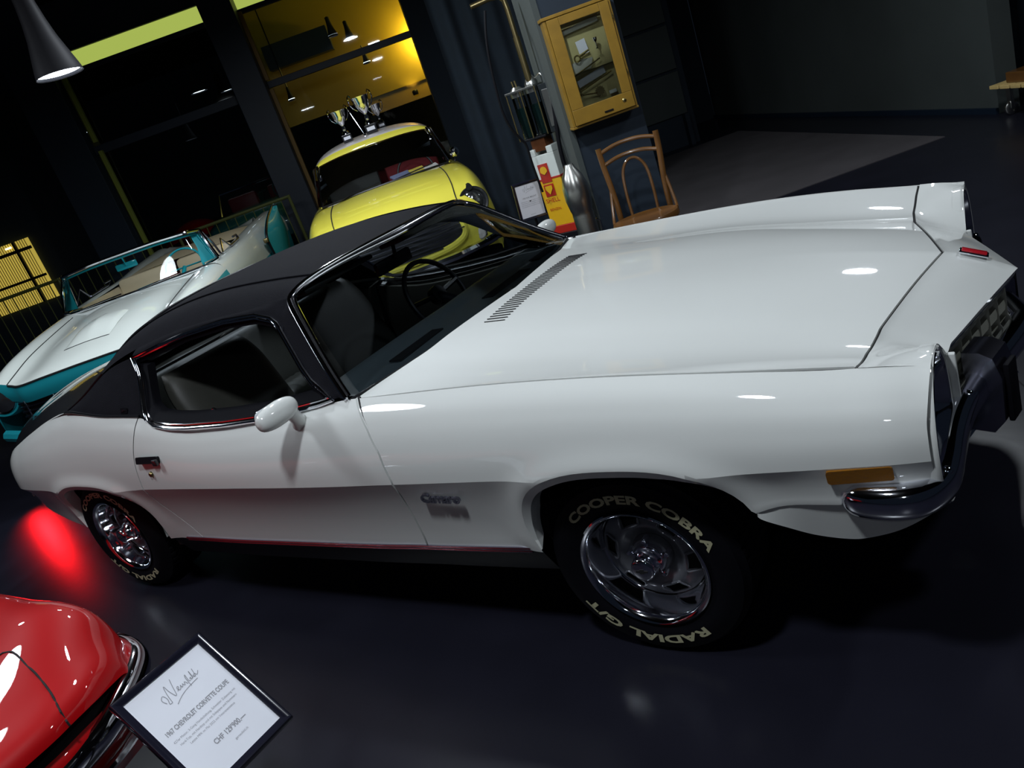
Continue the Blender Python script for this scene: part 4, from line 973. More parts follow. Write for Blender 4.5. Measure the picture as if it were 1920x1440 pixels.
Sd = [[(-.05,.66,.975),(-.05,.78,.92),(-.05,.85,.80),(-.05,.87,.55),(-.05,.86,.30)],[(-1.0,.70,.965),(-1.0,.80,.92),(-1.0,.86,.80),(-1.0,.88,.55),(-1.0,.86,.3)],[(-2.0,.66,.93),(-2.0,.77,.88),(-2.0,.83,.75),(-2.0,.84,.55),(-2.0,.82,.3)],[(-2.7,.50,.75),(-2.7,.60,.72),(-2.7,.66,.62),(-2.7,.68,.5),(-2.7,.66,.35)]]
SG = loft(Sd, np.arange(4), np.arange(5), 24, 14)
for s in (1, -1):
    mb = MB(); mb.grid(yf(SG*[1, s, 1])); mb.build('side_panel', M['yel'], yc_)
mb = MB(); T_ = rows_grid([[(-1.95,0,1.1),(-1.95,.4,1.08),(-2.0,.66,.93)],[(-2.4,0,.98),(-2.4,.4,.95),(-2.4,.58,.84)],[(-2.75,0,.72),(-2.74,.35,.72),(-2.7,.5,.75)],[(-2.8,0,.35),(-2.79,.35,.35),(-2.7,.62,.35)]], 14, 10); mb.grid(yf(T_)); mb.build('boot_lid', M['yel'], yc_)
mb = MB(); P = np.array([[(x, y, .90+(.0 if x < -.1 else .0)) for y in (-.66, .66)] for x in (0.02, -.45)]); P2 = np.array([[(-.45, y, z) for y in (-.66, .66)] for z in (.90, .55)]); mb.grid(yf(P)); mb.grid(yf(P2)); mb.build('dashboard', M['maroon'], yc_)
mb = MB(); mb.tube(yf(np.array([(-.22, y, .945+.02*math.cos(y*2)) for y in np.linspace(-.62, .62, 9)])), .018, 6); mb.build('dash_trim', M['cream'], yc_)
mb = MB(); mb.box(yf([-1.1, 0, .35]), (2.1, 1.5, .06), rot=yA); mb.build('floor_pan', M['dark'], yc_)
for x in (-.95, -1.75):
    for s in ((-.33, .33) if x > -1 else (0,)):
        mb = MB(); mb.box(yf([x, s, .90]), (.14, .58 if s else 1.2, .5), rot=yA, bev=.04); mb.box(yf([x+.25, s, .55]), (.5, .52 if s else 1.2, .14), rot=yA, bev=.04); mb.build('seat', mat('grey_seat', (.09, .10, .10), .7) if x > -1 and s < 0 else M['maroon'], yc_)
mb = MB(); cs_ = yf([-.50, .34, .98]); Ms = yA@frame(0, (0, 1, 0), (-.35, 0, .93)); mb.tube([cs_+Ms@np.array([.19*math.cos(t), .19*math.sin(t), 0]) for t in np.linspace(0, 2*PI, 28, endpoint=False)], .011, 6, closed=True); mb.tube([cs_+Ms@np.array([.18, 0, 0]), cs_-Ms@np.array([.18, 0, 0])], .01, 6); mb.build('steering_wheel', M['black'], yc_)
mb = MB(); c = yf([-.02, .74, 1.06]); mb.lathe([(0, .03), (.03, .022), (.045, .0), (.048, -.012), (0, -.014)], 24, M=yA@np.array([[0, 0, 1], [1, 0, 0], [0, 1, 0]], float), c=c); mb.tube([c, yf([-.02, .72, .97])], .008, 6); mb.build('door_mirror', M['chrome'], yc_)
for y0, y1 in ((-.45, -.05), (.08, .50)):
    mb = MB(); mb.tube(yf(np.array([(.05, y0, 1.005), (.045, (y0+y1)/2, 1.02), (.03, y1, 1.03)])), .006, 5); mb.build('wiper', M['black'], yc_)
for x, y, s in ((.75, .84, 1), (.75, -.84, -1), (-1.75, .80, 1), (-1.75, -.80, -1)): carwheel(yc_, yf, yA, x, y-s*.06, .33, s)
# folded things on the dashboard
for nm, lb, ct_, c, s_, m_, rz in (('blue_folder', 'grey-blue folder on the dashboard of the yellow car', 'folder', (-.20, .20, .935), (.20, .22, .02), mat('blue_folder', (.16, .18, .30), .6), .5), ('yellow_map', 'yellow patterned map on the dashboard of the yellow car', 'map', (-.16, .36, .93), (.22, .16, .012), mat('map_yellow', (.5, .38, .06), .6, noise=.6, nscale=30), .3), ('white_plate', 'white oval plate behind the windscreen of the yellow car', 'plate', (-.12, .50, .93), (.16, .15, .012), M['pwhite'] if 'pwhite' in M else M['cream'], .4)):
    a = rz; Rz = yA@np.array([[math.cos(a), -math.sin(a), 0], [math.sin(a), math.cos(a), 0], [0, 0, 1]])@frame(0, (1, 0, -.5), (0, 1, 0)); mb = MB(); mb.box(yf(c)+[0, 0, .05], s_, rot=Rz, bev=.004); tag(mb.build(nm, m_, smooth=False), lb, ct_)
# trophies and aerial on the roof
def roofz(x, y):
    q = YR.reshape(-1, 3); k = np.argmin((q[:, 0]-x)**2+(q[:, 1]-y)**2); return q[k, 2]
def trophy(x, y, sc_, label):
    b = yf([x, y, roofz(x, y)+.0]); t = thing('trophy_cup', label, 'trophy', b, group=None)
    mb = MB(); mb.box(b+[0, 0, .035*sc_], (.10*sc_, .10*sc_, .07*sc_), rot=yA, bev=.004); pl = mb.build('plinth', M['blackpaint'], t, smooth=False)
    mb = MB(); mb.box(b+yA@np.array([.051*sc_, 0, .035*sc_]), (.003, .07*sc_, .03*sc_), rot=yA); mb.build('name_plate', M['paper'], pl, smooth=False)
    mb = MB(); mb.lathe([(.04*sc_, .07*sc_), (.035*sc_, .09*sc_), (.014*sc_, .11*sc_), (.022*sc_, .13*sc_), (.012*sc_, .155*sc_), (.02*sc_, .17*sc_), (.045*sc_, .20*sc_), (.065*sc_, .25*sc_), (.075*sc_, .30*sc_), (.080*sc_, .31*sc_), (.072*sc_, .30*sc_), (.06*sc_, .25*sc_)], 28, c=b); mb.build('cup', M['chrome'], t, sharp=50)
    for s in (-1, 1):
        mb = MB(); mb.tube([b+yA@np.array([0, s*yy*sc_, zz*sc_]) for yy, zz in ((.05, .20), (.085, .235), (.105, .28), (.10, .33), (.085, .345), (.075, .325))], .006*sc_, 6); mb.build('cup_handle', M['chrome'], t)
trophy(-.62, -.20, 1.0, 'smaller silver trophy cup at the left on the cream car roof'); trophy(-.62, .06, 1.18, 'taller silver trophy cup on the cream car roof'); trophy(-1.0, .18, .8, 'small silver trophy cup standing behind the taller one on the car roof')
mb = MB(); mb.tube([yf([-.60, -.02, roofz(-.6, -.02)]), yf([-.66, -.10, 1.80])], .004, 6); mb.tube([yf([-.60, -.02, roofz(-.6, -.02)-.005]), yf([-.60, -.02, roofz(-.6, -.02)+.02])], .012, 8); mb.build('roof_aerial', M['chrome'], yc_)

# ---- the white and turquoise convertible
cf, cA = local(-5.704, 1.663, -53, .074)
cv = thing('turquoise_white_convertible', 'open white and turquoise convertible with hood scoop at the left', 'car', cf([0, 0, -.074]), math.radians(-53))
ycol = [0, .25, .45, .55, .68, .775, .82, .825, .80]
def crow(xs, zs, ys=None): return [(x, y, z) for x, y, z in zip(xs if hasattr(xs, '__len__') else [xs]*9, ys or ycol, zs)]
Cr = [crow(-.05, [1.0,.995,.985,.985,1.0,.965,.86,.6,.28]), crow(.5, [.965,.96,.93,.935,.965,.93,.82,.55,.28]), crow(1.0, [.915,.905,.87,.88,.915,.87,.76,.5,.28]),
      crow([1.42,1.41,1.38,1.33,1.30,1.28,1.25,1.25,1.25], [.845,.835,.805,.82,.86,.81,.70,.45,.28]), crow([1.60,1.59,1.545,1.48,1.44,1.40,1.36,1.34,1.34], [.785,.782,.775,.79,.825,.77,.66,.42,.28])]
CG = loft(Cr, np.arange(5), np.arange(9), 34, 49); kb = 34
mb = MB(); mb.grid(cf(sym_grid(CG[:, :kb+1]))); chood = mb.build('hood_and_fenders', M['ivory'], cv, sharp=60)
for s in (1, -1):
    mb = MB(); mb.grid(cf(CG[:, kb:]*[1, s, 1])); mb.build('lower_fender', M['turq'], cv)
mb = MB(); P = np.array([CG[i, 20]*[1, s, 1] for s in (1,) for i in range(4, 34)]); 
for s in (1, -1):
    mb = MB(); mb.tube(cf(CG[2:, 19]*[1, s, 1]+[0, 0, .002]), .004, 5); mb.build('shut_line', M['dark'], chood)
mb = MB(); mb.tube(cf(sym_grid(CG[None, -1, :20])[0]+[.003, 0, -.006]), .008, 5); mb.build('shut_line', M['dark'], chood)
# scoop
mb = MB(); sc0 = []
for i, x in enumerate(np.linspace(1.27, .75, 8)):
    t = i/7; sc0.append([(x, y, np.interp(abs(y), [0, .18], [1, .0])**.5*.048*math.sin(PI*(.25+.7*(1-t)))+np.interp(x, [.5, 1.0, 1.42], [.963, .912, .843])+.002) for y in np.linspace(-.18, .18, 15)])
mb.grid(cf(np.array(sc0))); scp = mb.build('hood_scoop', M['ivory'], chood); mb = MB(); e = np.array(sc0[0]); lo = e.copy(); lo[:, 2] = e[:, 2].min()-.004; mb.grid(cf(np.stack([e+[.004, 0, 0], lo+[.01, 0, 0]]))); mb.build('scoop_opening', M['dark'], scp)
# turquoise front
fr0 = CG[-1]; rows_ = [fr0]
for dz_, dx_ in ((-.05, .012), (-.10, .010), (-.14, -.005)):
    r_ = fr0.copy(); r_[:, 0] += dx_; r_[:, 2] = np.maximum(.30, fr0[:, 2]+dz_); rows_.append(r_)
mb = MB(); mb.grid(cf(sym_grid(np.array(rows_)[:, :40]))); cfront = mb.build('front_panel', M['turq'], cv)
mb = MB(); gp = [(1.60, 0), (1.59, .2), (1.545, .4), (1.49, .56)]; g3 = np.array([[(x-.02, y, z) for x, y in gp] for z in (.66, .40)]); mb.grid(cf(sym_grid(g3))); cgr = mb.build('grille_mouth', M['dark'], cv)
for z in (.64, .605, .57, .535, .50, .465):
    mb = MB(); L_ = np.array([(x-.005, y, z) for x, y in gp]); L_ = np.concatenate([mirror(L_[::-1]), L_[1:]]); mb.tube(cf(L_), .009, 5); mb.build('grille_slat', M['dchrome'], cgr)
for y in (-.5, -.25, 0, .25, .5):
    mb = MB(); x = np.interp(abs(y), [0, .2, .4, .56], [1.60, 1.59, 1.545, 1.49]); mb.tube(cf(np.array([(x, y, .66), (x, y, .42)])), .006, 5); mb.build('grille_bar', M['chrome'], cgr)
mb = MB(); L_ = np.array([(1.66, 0, .38), (1.65, .2, .38), (1.60, .4, .385), (1.52, .60, .40), (1.40, .80, .43)]); L_ = np.concatenate([mirror(L_[::-1]), L_[1:]]); mb.tube(cf(L_), .045, 8); mb.build('bumper', M['turq'], cv)
for s in (-1, 1):
    Ml = cA@np.array([[0, 0, 1], [1, 0, 0], [0, 1, 0]], float); c = cf([1.44, s*.683, .70])
    mb = MB(); mb.lathe([(.15, -.12), (.135, -.02), (.122, .012), (.108, .010), (.10, -.005)], 36, M=Ml, c=c); hb = mb.build('headlight_hood', M['turq'], cv); mb = MB(); mb.lathe([(.105, .0), (.10, .018), (.09, .012)], 32, M=Ml, c=c); mb.build('headlight_ring', M['chrome'], hb); mb = MB(); mb.lathe([(0, .035), (.05, .03), (.092, .01)], 30, M=Ml, c=c); mb.build('headlight_lens', M['dlens'], hb)
# flanks behind the windscreen
Fk = [[(-.05,.63,1.0),(-.05,.70,1.005),(-.05,.775,.97),(-.05,.82,.86),(-.05,.825,.76),(-.05,.825,.6),(-.05,.80,.28)],
      [(-.8,.63,1.015),(-.8,.70,1.03),(-.8,.79,1.0),(-.8,.84,.88),(-.8,.845,.76),(-.8,.845,.6),(-.8,.81,.28)],
      [(-1.6,.60,1.05),(-1.6,.68,1.06),(-1.6,.78,1.03),(-1.6,.84,.90),(-1.6,.85,.76),(-1.6,.85,.6),(-1.6,.82,.28)],
      [(-2.3,.58,1.08),(-2.3,.68,1.11),(-2.3,.80,1.08),(-2.3,.86,.95),(-2.3,.87,.80),(-2.3,.86,.6),(-2.3,.83,.3)],
      [(-3.1,.55,1.10),(-3.1,.68,1.15),(-3.1,.82,1.12),(-3.1,.88,.98),(-3.1,.88,.85),(-3.1,.86,.6),(-3.1,.8,.35)]]
KG = loft(Fk, np.arange(5), np.arange(7), 30, 25)
for s in (1, -1):
    mb = MB(); mb.grid(cf(KG[:, :17]*[1, s, 1])); mb.build('upper_flank', M['ivory'], cv); mb = MB(); mb.grid(cf(KG[:, 16:]*[1, s, 1])); mb.build('lower_flank', M['turq'], cv)
Dk = [[(-1.55,0,1.06),(-1.55,.3,1.06),(-1.58,.60,1.05)],[(-2.1,0,1.11),(-2.1,.3,1.11),(-2.1,.59,1.075)],[(-2.7,0,1.10),(-2.7,.3,1.10),(-2.7,.57,1.09)],[(-3.1,0,1.0),(-3.1,.3,1.02),(-3.1,.55,1.10)],[(-3.2,0,.5),(-3.2,.3,.5),(-3.15,.55,.5)]]
DGc = rows_grid(Dk, 20, 10); mb = MB(); mb.grid(cf(DGc[:9])); mb.build('boot_cover', M['beige'], cv); mb = MB(); mb.grid(cf(DGc[8:])); mb.build('rear_deck', M['ivory'], cv)
# rear fin: curved turquoise panel with a dark edge and a gilt catch
fin = np.array([(-.72,.0,.84),(-.86,.0,1.04),(-1.20,.0,1.13),(-1.62,.0,1.17),(-2.3,.0,1.20)])
ft_ = np.array([(-1.75,.90,.62),(-1.66,.905,.80),(-1.62,.915,.95),(-1.75,.93,1.05),(-1.98,.94,1.13),(-2.30,.96,1.21)]); fb_ = np.array([(-2.35,.92,.55),(-2.38,.95,.68),(-2.40,.98,.80),(-2.40,1.0,.92),(-2.37,1.0,1.05),(-2.32,.98,1.20)])
FG = np.stack([(1-t)*ci(np.arange(6), ft_, np.linspace(0, 5, 20))+t*ci(np.arange(6), fb_, np.linspace(0, 5, 20))+[0, .05*math.sin(PI*t), 0] for t in np.linspace(0, 1, 12)])
mb = MB(); mb.grid(cf(FG)); mb.grid(cf(FG-[0, .02, 0])); fp = mb.build('rear_fin', M['turq'], cv); mb = MB(); mb.tube(cf(FG[0]), .014, 6); mb.tube(cf(FG[:, -1]), .01, 6); mb.build('fin_edge', M['black'], fp)
mb = MB(); mb.box(cf([-1.60, .90, .92]), (.07, .05, .05), rot=cA, bev=.01); mb.build('catch', M['brass'], fp)
# cockpit
mb = MB(); mb.box(cf([-.85, 0, .45]), (1.5, 1.2, .04), rot=cA); mb.build('cockpit_floor', M['dark'], cv)
for s in (1, -1):
    mb = MB(); P = np.array([[(x, s*y, z) for x in (-.1, -.8, -1.6)] for y, z in ((.63, 1.01), (.61, .98), (.60, .45))]); mb.grid(cf(P)); mb.build('door_lining', M['beige'], cv)
mb = MB(); P = sym_grid(np.array([[(-.06, 0, .995), (-.07, .3, .992), (-.10, .62, .985)], [(-.28, 0, .99), (-.28, .3, .985), (-.28, .62, .975)], [(-.33, 0, .93), (-.33, .3, .93), (-.33, .62, .93)], [(-.28, 0, .7), (-.28, .3, .7), (-.28, .62, .7)]])); mb.grid(cf(P)); mb.build('dashboard', M['turq'], cv)
for y in (-.32, .32):
    mb = MB(); mb.box(cf([-.95, y, .62]), (.55, .58, .16), rot=cA, bev=.04); mb.build('seat_cushion', M['beige'], cv); mb = MB(); mb.box(cf([-1.25, y, .84]), (.14, .60, .46), rot=cA@frame(0, (1, 0, .2), (0, 1, 0)), bev=.05); mb.build('seat_back', M['beige'], cv)
Ms = cA@frame(0, (0, 1, 0), (-.45, 0, .9)); cs_ = cf([-.50, .33, 1.02]); mb = MB(); mb.tube([cs_+Ms@np.array([.185*math.cos(t), .185*math.sin(t), 0]) for t in np.linspace(0, 2*PI, 30, endpoint=False)], .011, 6, closed=True)
for a in (0, PI, -PI/2): mb.tube([cs_, cs_+Ms@np.array([.18*math.cos(a), .18*math.sin(a), 0])], .008, 6)
mb.tube([cs_, cf([-.30, .33, .93])], .02, 8); mb.build('steering_wheel', M['turq'], cv)
mb = MB(); mb.box(cf([-.22, -.05, 1.225]), (.02, .20, .06), rot=cA, bev=.012); mb.tube([cf([-.21, -.05, 1.23]), cf([-.20, -.05, 1.31])], .007, 6); mb.build('rear_view_mirror', M['turq'], cv)
# windscreen: wrap-round frame
wb = np.array([(.02,0,1.0),(0,.30,1.0),(-.06,.60,1.0),(-.15,.72,1.01),(-.20,.745,1.02)]); wt = np.array([(-.10,0,1.34),(-.11,.30,1.338),(-.14,.54,1.325),(-.20,.62,1.315),(-.30,.66,1.30)])
wbc = ci(np.arange(5), wb, np.linspace(0, 4, 20)); wtc = ci(np.arange(5), wt, np.linspace(0, 4, 20)); wbc = np.concatenate([mirror(wbc[::-1]), wbc[1:]]); wtc = np.concatenate([mirror(wtc[::-1]), wtc[1:]])
mb = MB(); mb.grid(cf(np.stack([(1-t)*wbc+t*wtc for t in np.linspace(0, 1, 6)]))); mb.build('windscreen', M['clear'], cv)
mb = MB(); mb.tube(cf(wtc), .016, 8); mb.tube(cf(wbc+[.01, 0, 0]), .013, 6)
for s in (1, -1): mb.tube(cf(np.array([wt[-1], (wt[-1]+wb[-1])/2+[.02, 0, 0], wb[-1]])*[1, s, 1]), .020, 8); mb.tube(cf(np.array([wt[-1]+[-.04, 0, -.01], (-.40, .70, 1.15), (-.42, .72, 1.03)])*[1, s, 1]), .010, 6)
mb.build('windscreen_frame', M['chrome'], cv)
mb = MB(); mb.tube(cf(wtc*[1, .97, 1]+[-.015, 0, -.028]), .010, 6)
for s in (1, -1): mb.tube(cf(np.array([wt[-1]+[.02, -.03, -.03], wb[-1]+[.02, -.03, .01]])*[1, s, 1]), .012, 6)
mb.build('frame_lining', M['turq'], cv)
for s in (1, -1):
    P = np.array([[wt[-1]+[.01, -.02, -.03], wt[-2]+[-.02, -.03, -.035]], [wb[-1]*.5+wt[-1]*.5+[.02, -.02, 0], wb[-2]*.5+wt[-2]*.5+[-.02, -.06, 0]], [wb[-1]+[.03, -.02, .01], wb[-2]+[-.0, -.12, .01]]])*[1, s, 1]
    mb = MB(); mb.grid(cf(P)); mb.grid(cf(P-[.012, 0, 0])); mb.build('pillar_lining', M['turq'], cv)
for s in (1, -1):
    mb = MB(); mb.tube(cf(np.array([(-.45, .735, 1.03), (-.62, .72, 1.15), (-.80, .735, 1.04)])*[1, s, 1]), .008, 6); mb.tube(cf(np.array([(-.80, .735, 1.045), (-1.25, .72, 1.06), (-1.30, .70, 1.10), (-1.15, .70, 1.10)])*[1, s, 1]), .012, 6); mb.build('quarter_light', M['dchrome'], cv)
for y0, y1 in ((-.50, -.10), (.05, .45)):
    mb = MB(); mb.tube(cf(np.array([(.05, y0, 1.01), (.07, (y0+y1)/2, 1.02), (.05, y1, 1.025)])), .006, 5); mb.build('wiper', M['chrome'], cv)
for x, y, s in ((.85, .82, 1), (.85, -.82, -1), (-1.85, .82, 1), (-1.85, -.82, -1)): carwheel(cv, cf, cA, x, y-s*.05, .33, s)

# ---- the red sports car beside the visitor
rc_ = thing('red_sports_car', 'glossy red sports car nose with chrome bumper in the lower left corner', 'car', (-2.6, -2.45, 0))
yy = [-2.45, -2.25, -2.05, -1.92, -1.82, -1.74, -1.665, -1.615, -1.59, -1.58]
zz = [.715, .712, .712, .725, .745, .752, .735, .69, .62, .52]
Rr_ = []
for x, k in ((-3.6, 1.05), (-2.8, 1.045), (-2.1, 1.03), (-1.6, 1.0), (-1.32, .965)):
    Rr_.append([(x, y, .5+(z-.5)*k*(1.0)) for y, z in zip(yy, zz)])
Rr_.append([(-1.13,-2.45,.655),(-1.13,-2.25,.655),(-1.125,-2.05,.66),(-1.125,-1.92,.665),(-1.13,-1.84,.668),(-1.145,-1.765,.662),(-1.175,-1.70,.645),(-1.20,-1.655,.61),(-1.215,-1.63,.56),(-1.22,-1.62,.50)])
Rr_.append([(-1.02,-2.45,.605),(-1.02,-2.25,.608),(-1.015,-2.05,.612),(-1.015,-1.94,.614),(-1.03,-1.87,.612),(-1.055,-1.80,.605),(-1.095,-1.735,.59),(-1.13,-1.69,.57),(-1.15,-1.665,.54),(-1.16,-1.65,.50)])
Rr_.append([(-1.01,-2.45,.585),(-1.01,-2.25,.588),(-1.008,-2.05,.59),(-1.01,-1.94,.59),(-1.025,-1.87,.588),(-1.05,-1.80,.58),(-1.09,-1.735,.565),(-1.125,-1.69,.548),(-1.145,-1.665,.525),(-1.155,-1.65,.495)])
RG_ = loft(Rr_, [0, .8, 1.5, 2.0, 2.3, 2.55, 2.72, 2.76], np.arange(10), 0, 40, tq=np.concatenate([np.linspace(0, 2, 16), np.linspace(2.03, 2.76, 26)]))
mir = RG_[:, ::-1].copy(); mir[..., 1] = -4.9-mir[..., 1]; RGf = np.concatenate([mir[:, ::1], RG_[:, 1:]], 1)
mir = RG_.copy(); mir[..., 1] = -4.9-mir[..., 1]; RGf = np.concatenate([mir[:, ::-1], RG_[:, 1:]], 1)
mb = MB(); mb.grid(RGf)
lip = RGf[-1]; l2 = lip+[-.06, 0, -.02]; mb.grid(np.stack([lip, l2])); rbod = mb.build('body', M['redp'], rc_, sharp=60)
mb = MB(); l3 = lip+[-.07, 0, -.02]; l4 = lip+[-.08, 0, -.12]; mb.grid(np.stack([l3, l4])); mb.build('grille_recess', M['dark'], rc_)
l5 = lip.copy(); l5[:, 2] = .50; mid_ = (lip[:, 1] > -3.25)
lw = [lip+[-.03-.0, 0, -.050], lip+[-.014, 0, -.066], lip+[-.018, 0, -.115], lip+[-.06, 0, -.20], lip+[-.10, 0, -.26]]
mb = MB(); mb.grid(np.array(lw)); mb.build('lower_lip', M['redp'], rc_, sharp=60)
side_ = np.array([[(x, -1.58-(.0 if z > .4 else .03), z) for x in np.linspace(-3.6, -1.25, 12)] for z in (.52, .40, .25)]); mb = MB(); mb.grid(side_); mb.grid(np.array([[(x, -4.9+1.58, z) for x in np.linspace(-3.6, -1.25, 12)] for z in (.52, .25)])); mb.build('side_panel', M['redp'], rc_)
# headlight door shut lines
def rz_(x, y): q = RGf.reshape(-1, 3); k = np.argsort((q[:, 0]-x)**2+(q[:, 1]-y)**2)[:3]; return q[k, 2].mean()
mb = MB(); dl = [(-1.36, -2.10), (-1.32, -1.98), (-1.31, -1.84), (-1.20, -1.84), (-1.10, -1.86), (-1.03, -1.885), (-1.01, -1.89)]; P = ci(np.arange(7), np.array(dl), np.linspace(0, 6, 40)); mb.tube([(x, y, rz_(x, y)+.001) for x, y in P], .0028, 5); mb.build('shut_line', M['dark'], rbod)
mb = MB(); P = np.array([(-1.42,-1.575,.50),(-1.32,-1.57,.505),(-1.215,-1.595,.505),(-1.145,-1.655,.50),(-1.085,-1.74,.495),(-1.04,-1.83,.49),(-1.015,-1.94,.485),(-1.005,-2.06,.48),(-1.02,-2.16,.48)]); P = ci(np.arange(9), P, np.linspace(0, 8, 50)); rr_ = np.interp(np.arange(50), [0, 4, 22, 45, 49], [.014, .040, .040, .026, .012])
mb.tube(P+[-.02, 0, 0], rr_, 12, squash=(.7, 1.1)); mb.build('chrome_bumper', M['chrome'], rc_)
mb = MB(); P = np.array([(-1.30,-1.60,.40),(-1.20,-1.64,.40),(-1.12,-1.72,.40),(-1.07,-1.84,.40),(-1.06,-1.98,.40),(-1.06,-2.2,.40),(-1.06,-2.45,.40)]); mb.tube(ci(np.arange(7), P, np.linspace(0, 6, 30)), .012, 8); mb.build('lower_trim', M['chrome'], rc_)
for y, s in ((-1.70, 1), (-3.2, -1)):
    mb = MB(); mb.lathe([(.19, .0), (.30, .01), (.33, -.02), (.33, -.18), (.2, -.19)], 40, M=np.array([[1, 0, 0], [0, 0, s], [0, 1, 0]], float), c=(-1.85, y, .33)); mb.build('tyre', M['rubber'], rc_)

# ---- stand-in for a car reflected in the far glass, and a red car beyond
fcar = thing('distant_convertible', 'dark teal open car with red seats standing in for a reflection in the far window', 'car', FW(-2.8, 14.4, 0))
def fl_(P): P = np.asarray(P, float); return FO+P[..., :1]*EX+P[..., 1:2]*EY+P[..., 2:3]*EZ
M['dteal'] = mat('dark_teal_paint', (.02, .12, .14), .3, coat=1); M['dred'] = mat('dark_red_vinyl', (.16, .005, .012), .5)
Fr = [[(-2.85, 13.5, 1.28), (-2.5, 13.5, 1.27), (-2.15, 13.5, 1.22), (-2.05, 13.5, 1.05), (-2.05, 13.5, .5)], [(-2.85, 12.75, 1.16), (-2.5, 12.75, 1.15), (-2.15, 12.75, 1.10), (-2.05, 12.75, .95), (-2.05, 12.75, .5)], [(-2.85, 12.6, .7), (-2.5, 12.6, .7), (-2.2, 12.6, .7), (-2.1, 12.6, .65), (-2.1, 12.6, .5)]]
def halfcar(mb, rows, xc):
    G_ = loft(rows, np.arange(len(rows)), np.arange(len(rows[0])), 12, 12); Q = G_.copy(); Q[..., 0] = 2*xc-Q[..., 0]; mb.grid(fl_(np.concatenate([Q[:, ::-1], G_[:, 1:]], 1)))
mb = MB(); halfcar(mb, Fr, -2.85); mb.build('bonnet', M['dteal'], fcar)
mb = MB(); wl = [fl_([[-3.50, 13.5, 1.25]])[0], fl_([[-3.44, 13.7, 1.58]])[0], fl_([[-2.30, 13.7, 1.58]])[0], fl_([[-2.2, 13.5, 1.25]])[0]]; mb.tube(wl, .02, 6); mb.build('windscreen_frame', M['chrome'], fcar)
for a in (-3.2, -2.5):
    mb = MB(); mb.box(FW(a, 14.1, 1.22), (.5, .15, .5), rot=FM, bev=.05); mb.box(FW(a, 13.85, .95), (.5, .5, .14), rot=FM, bev=.04); mb.build('seat', M['dred'], fcar)
mb = MB()
for a in (-3.62, -2.08): fbox(mb, a-.03, a+.03, 13.4, 15.0, .35, 1.2)
fbox(mb, -3.62, -2.08, 14.6, 15.0, .35, 1.18); fbox(mb, -3.62, -2.08, 12.8, 15.0, .30, .36); mb.build('body_side', M['dteal'], fcar, smooth=False)
c = FW(-2.45, 13.85, 1.38); mb = MB(); mb.tube([c+EX*.17*math.cos(t)+EZ*.17*math.sin(t)+EY*.06*math.sin(t) for t in np.linspace(0, 2*PI, 24, endpoint=False)], .012, 6, closed=True); mb.build('steering_wheel', M['dteal'], fcar)
for a in (-3.45, -2.25):
    for d in (13.2, 14.6):
        mb = MB(); mb.lathe([(0, -.08), (.30, -.08), (.33, 0), (.30, .08), (0, .08)], 24, M=FM@np.array([[0, 0, 1], [1, 0, 0], [0, 1, 0]], float), c=FW(a, d, .332)); mb.build('tyre', M['rubber'], fcar)
rcar = thing('distant_red_car', 'dark red car roof far behind the turquoise convertible', 'car', FW(-4.9, 16.6, 0))
mb = MB(); G_ = np.array([[(a, d, z0+h*math.sin(PI*t)**.5*math.sin(PI*(.08+.84*u))**.6) for t, a in zip(np.linspace(0, 1, 12), np.linspace(-5.6, -4.2, 12))] for u, d, z0, h in [(u, 15.4+2.4*u, .35, .80) for u in np.linspace(0, 1, 12)]]); mb.grid(fl_(G_)); mb.build('body', M['dred'], rcar)
mb = MB(); G_ = np.array([[(a, d, .9+.42*math.sin(PI*(.05+.9*t))**.5*math.sin(PI*(.05+.9*u))**.6) for t, a in zip(np.linspace(0, 1, 10), np.linspace(-5.4, -4.4, 10))] for u, d in [(u, 15.9+1.4*u) for u in np.linspace(0, 1, 10)]]); mb.grid(fl_(G_)); mb.build('cabin', M['redp'], rcar)
for a in (-5.45, -4.35):
    for d in (15.8, 17.3):
        mb = MB(); mb.lathe([(0, -.08), (.30, -.08), (.33, 0), (.30, .08), (0, .08)], 24, M=FM@np.array([[0, 0, 1], [1, 0, 0], [0, 1, 0]], float), c=FW(a, d, .332)); mb.build('tyre', M['rubber'], rcar)

# ------------------------------------------------------------------ 4 things standing about
# fuel pump
pump = thing('fuel_pump', 'antique fuel pump with glass measuring cylinders above a yellow and white body', 'fuel pump', FW(.85, 6.05, 0))
ca = math.radians(-38); RP = FM@np.array([[math.cos(ca), -math.sin(ca), 0], [math.sin(ca), math.cos(ca), 0], [0, 0, 1]])
pc = FW(.83, 6.10, 0)
def pbox(name, c, s_, m_, bev=.003, par=None, label=None):
    mb = MB(); mb.box(pc+RP@np.array(c), s_, rot=RP, bev=bev); return mb.build(name, m_, par or pump, smooth=False, label=label)
M['pwhite'] = mat('cream_enamel', (.62, .66, .62), .35, coat=.5, noise=.06); M['pyellow'] = mat('yellow_enamel', (.72, .40, .01), .35, coat=.5, noise=.06); M['pred'] = mat('red_enamel2', (.42, .02, .01), .35, coat=.5)
lower = pbox('lower_body', (0, 0, .74), (.20, .16, .36), M['pyellow']); pbox('base', (0, 0, .53), (.21, .17, .06), M['pred']); pbox('plinth', (0, 0, .25), (.24, .2, .50), M['black'])
upper = pbox('upper_body', (0, 0, 1.01), (.20, .16, .18), M['pwhite']); pbox('band', (0, 0, .92), (.204, .164, .016), M['pred'])
for sx in (-1, 1): pbox('shoulder', (sx*.075, 0, 1.125), (.05, .16, .05), M['pwhite'])
em = pbox('emblem', (-.02, -.082, .965), (.085, .004, .14), M['pred'], bev=0); fan = [(0, -.030)]+[(.030*math.sin(t), .032*math.cos(t)) for t in np.linspace(-1.9, 1.9, 13)]
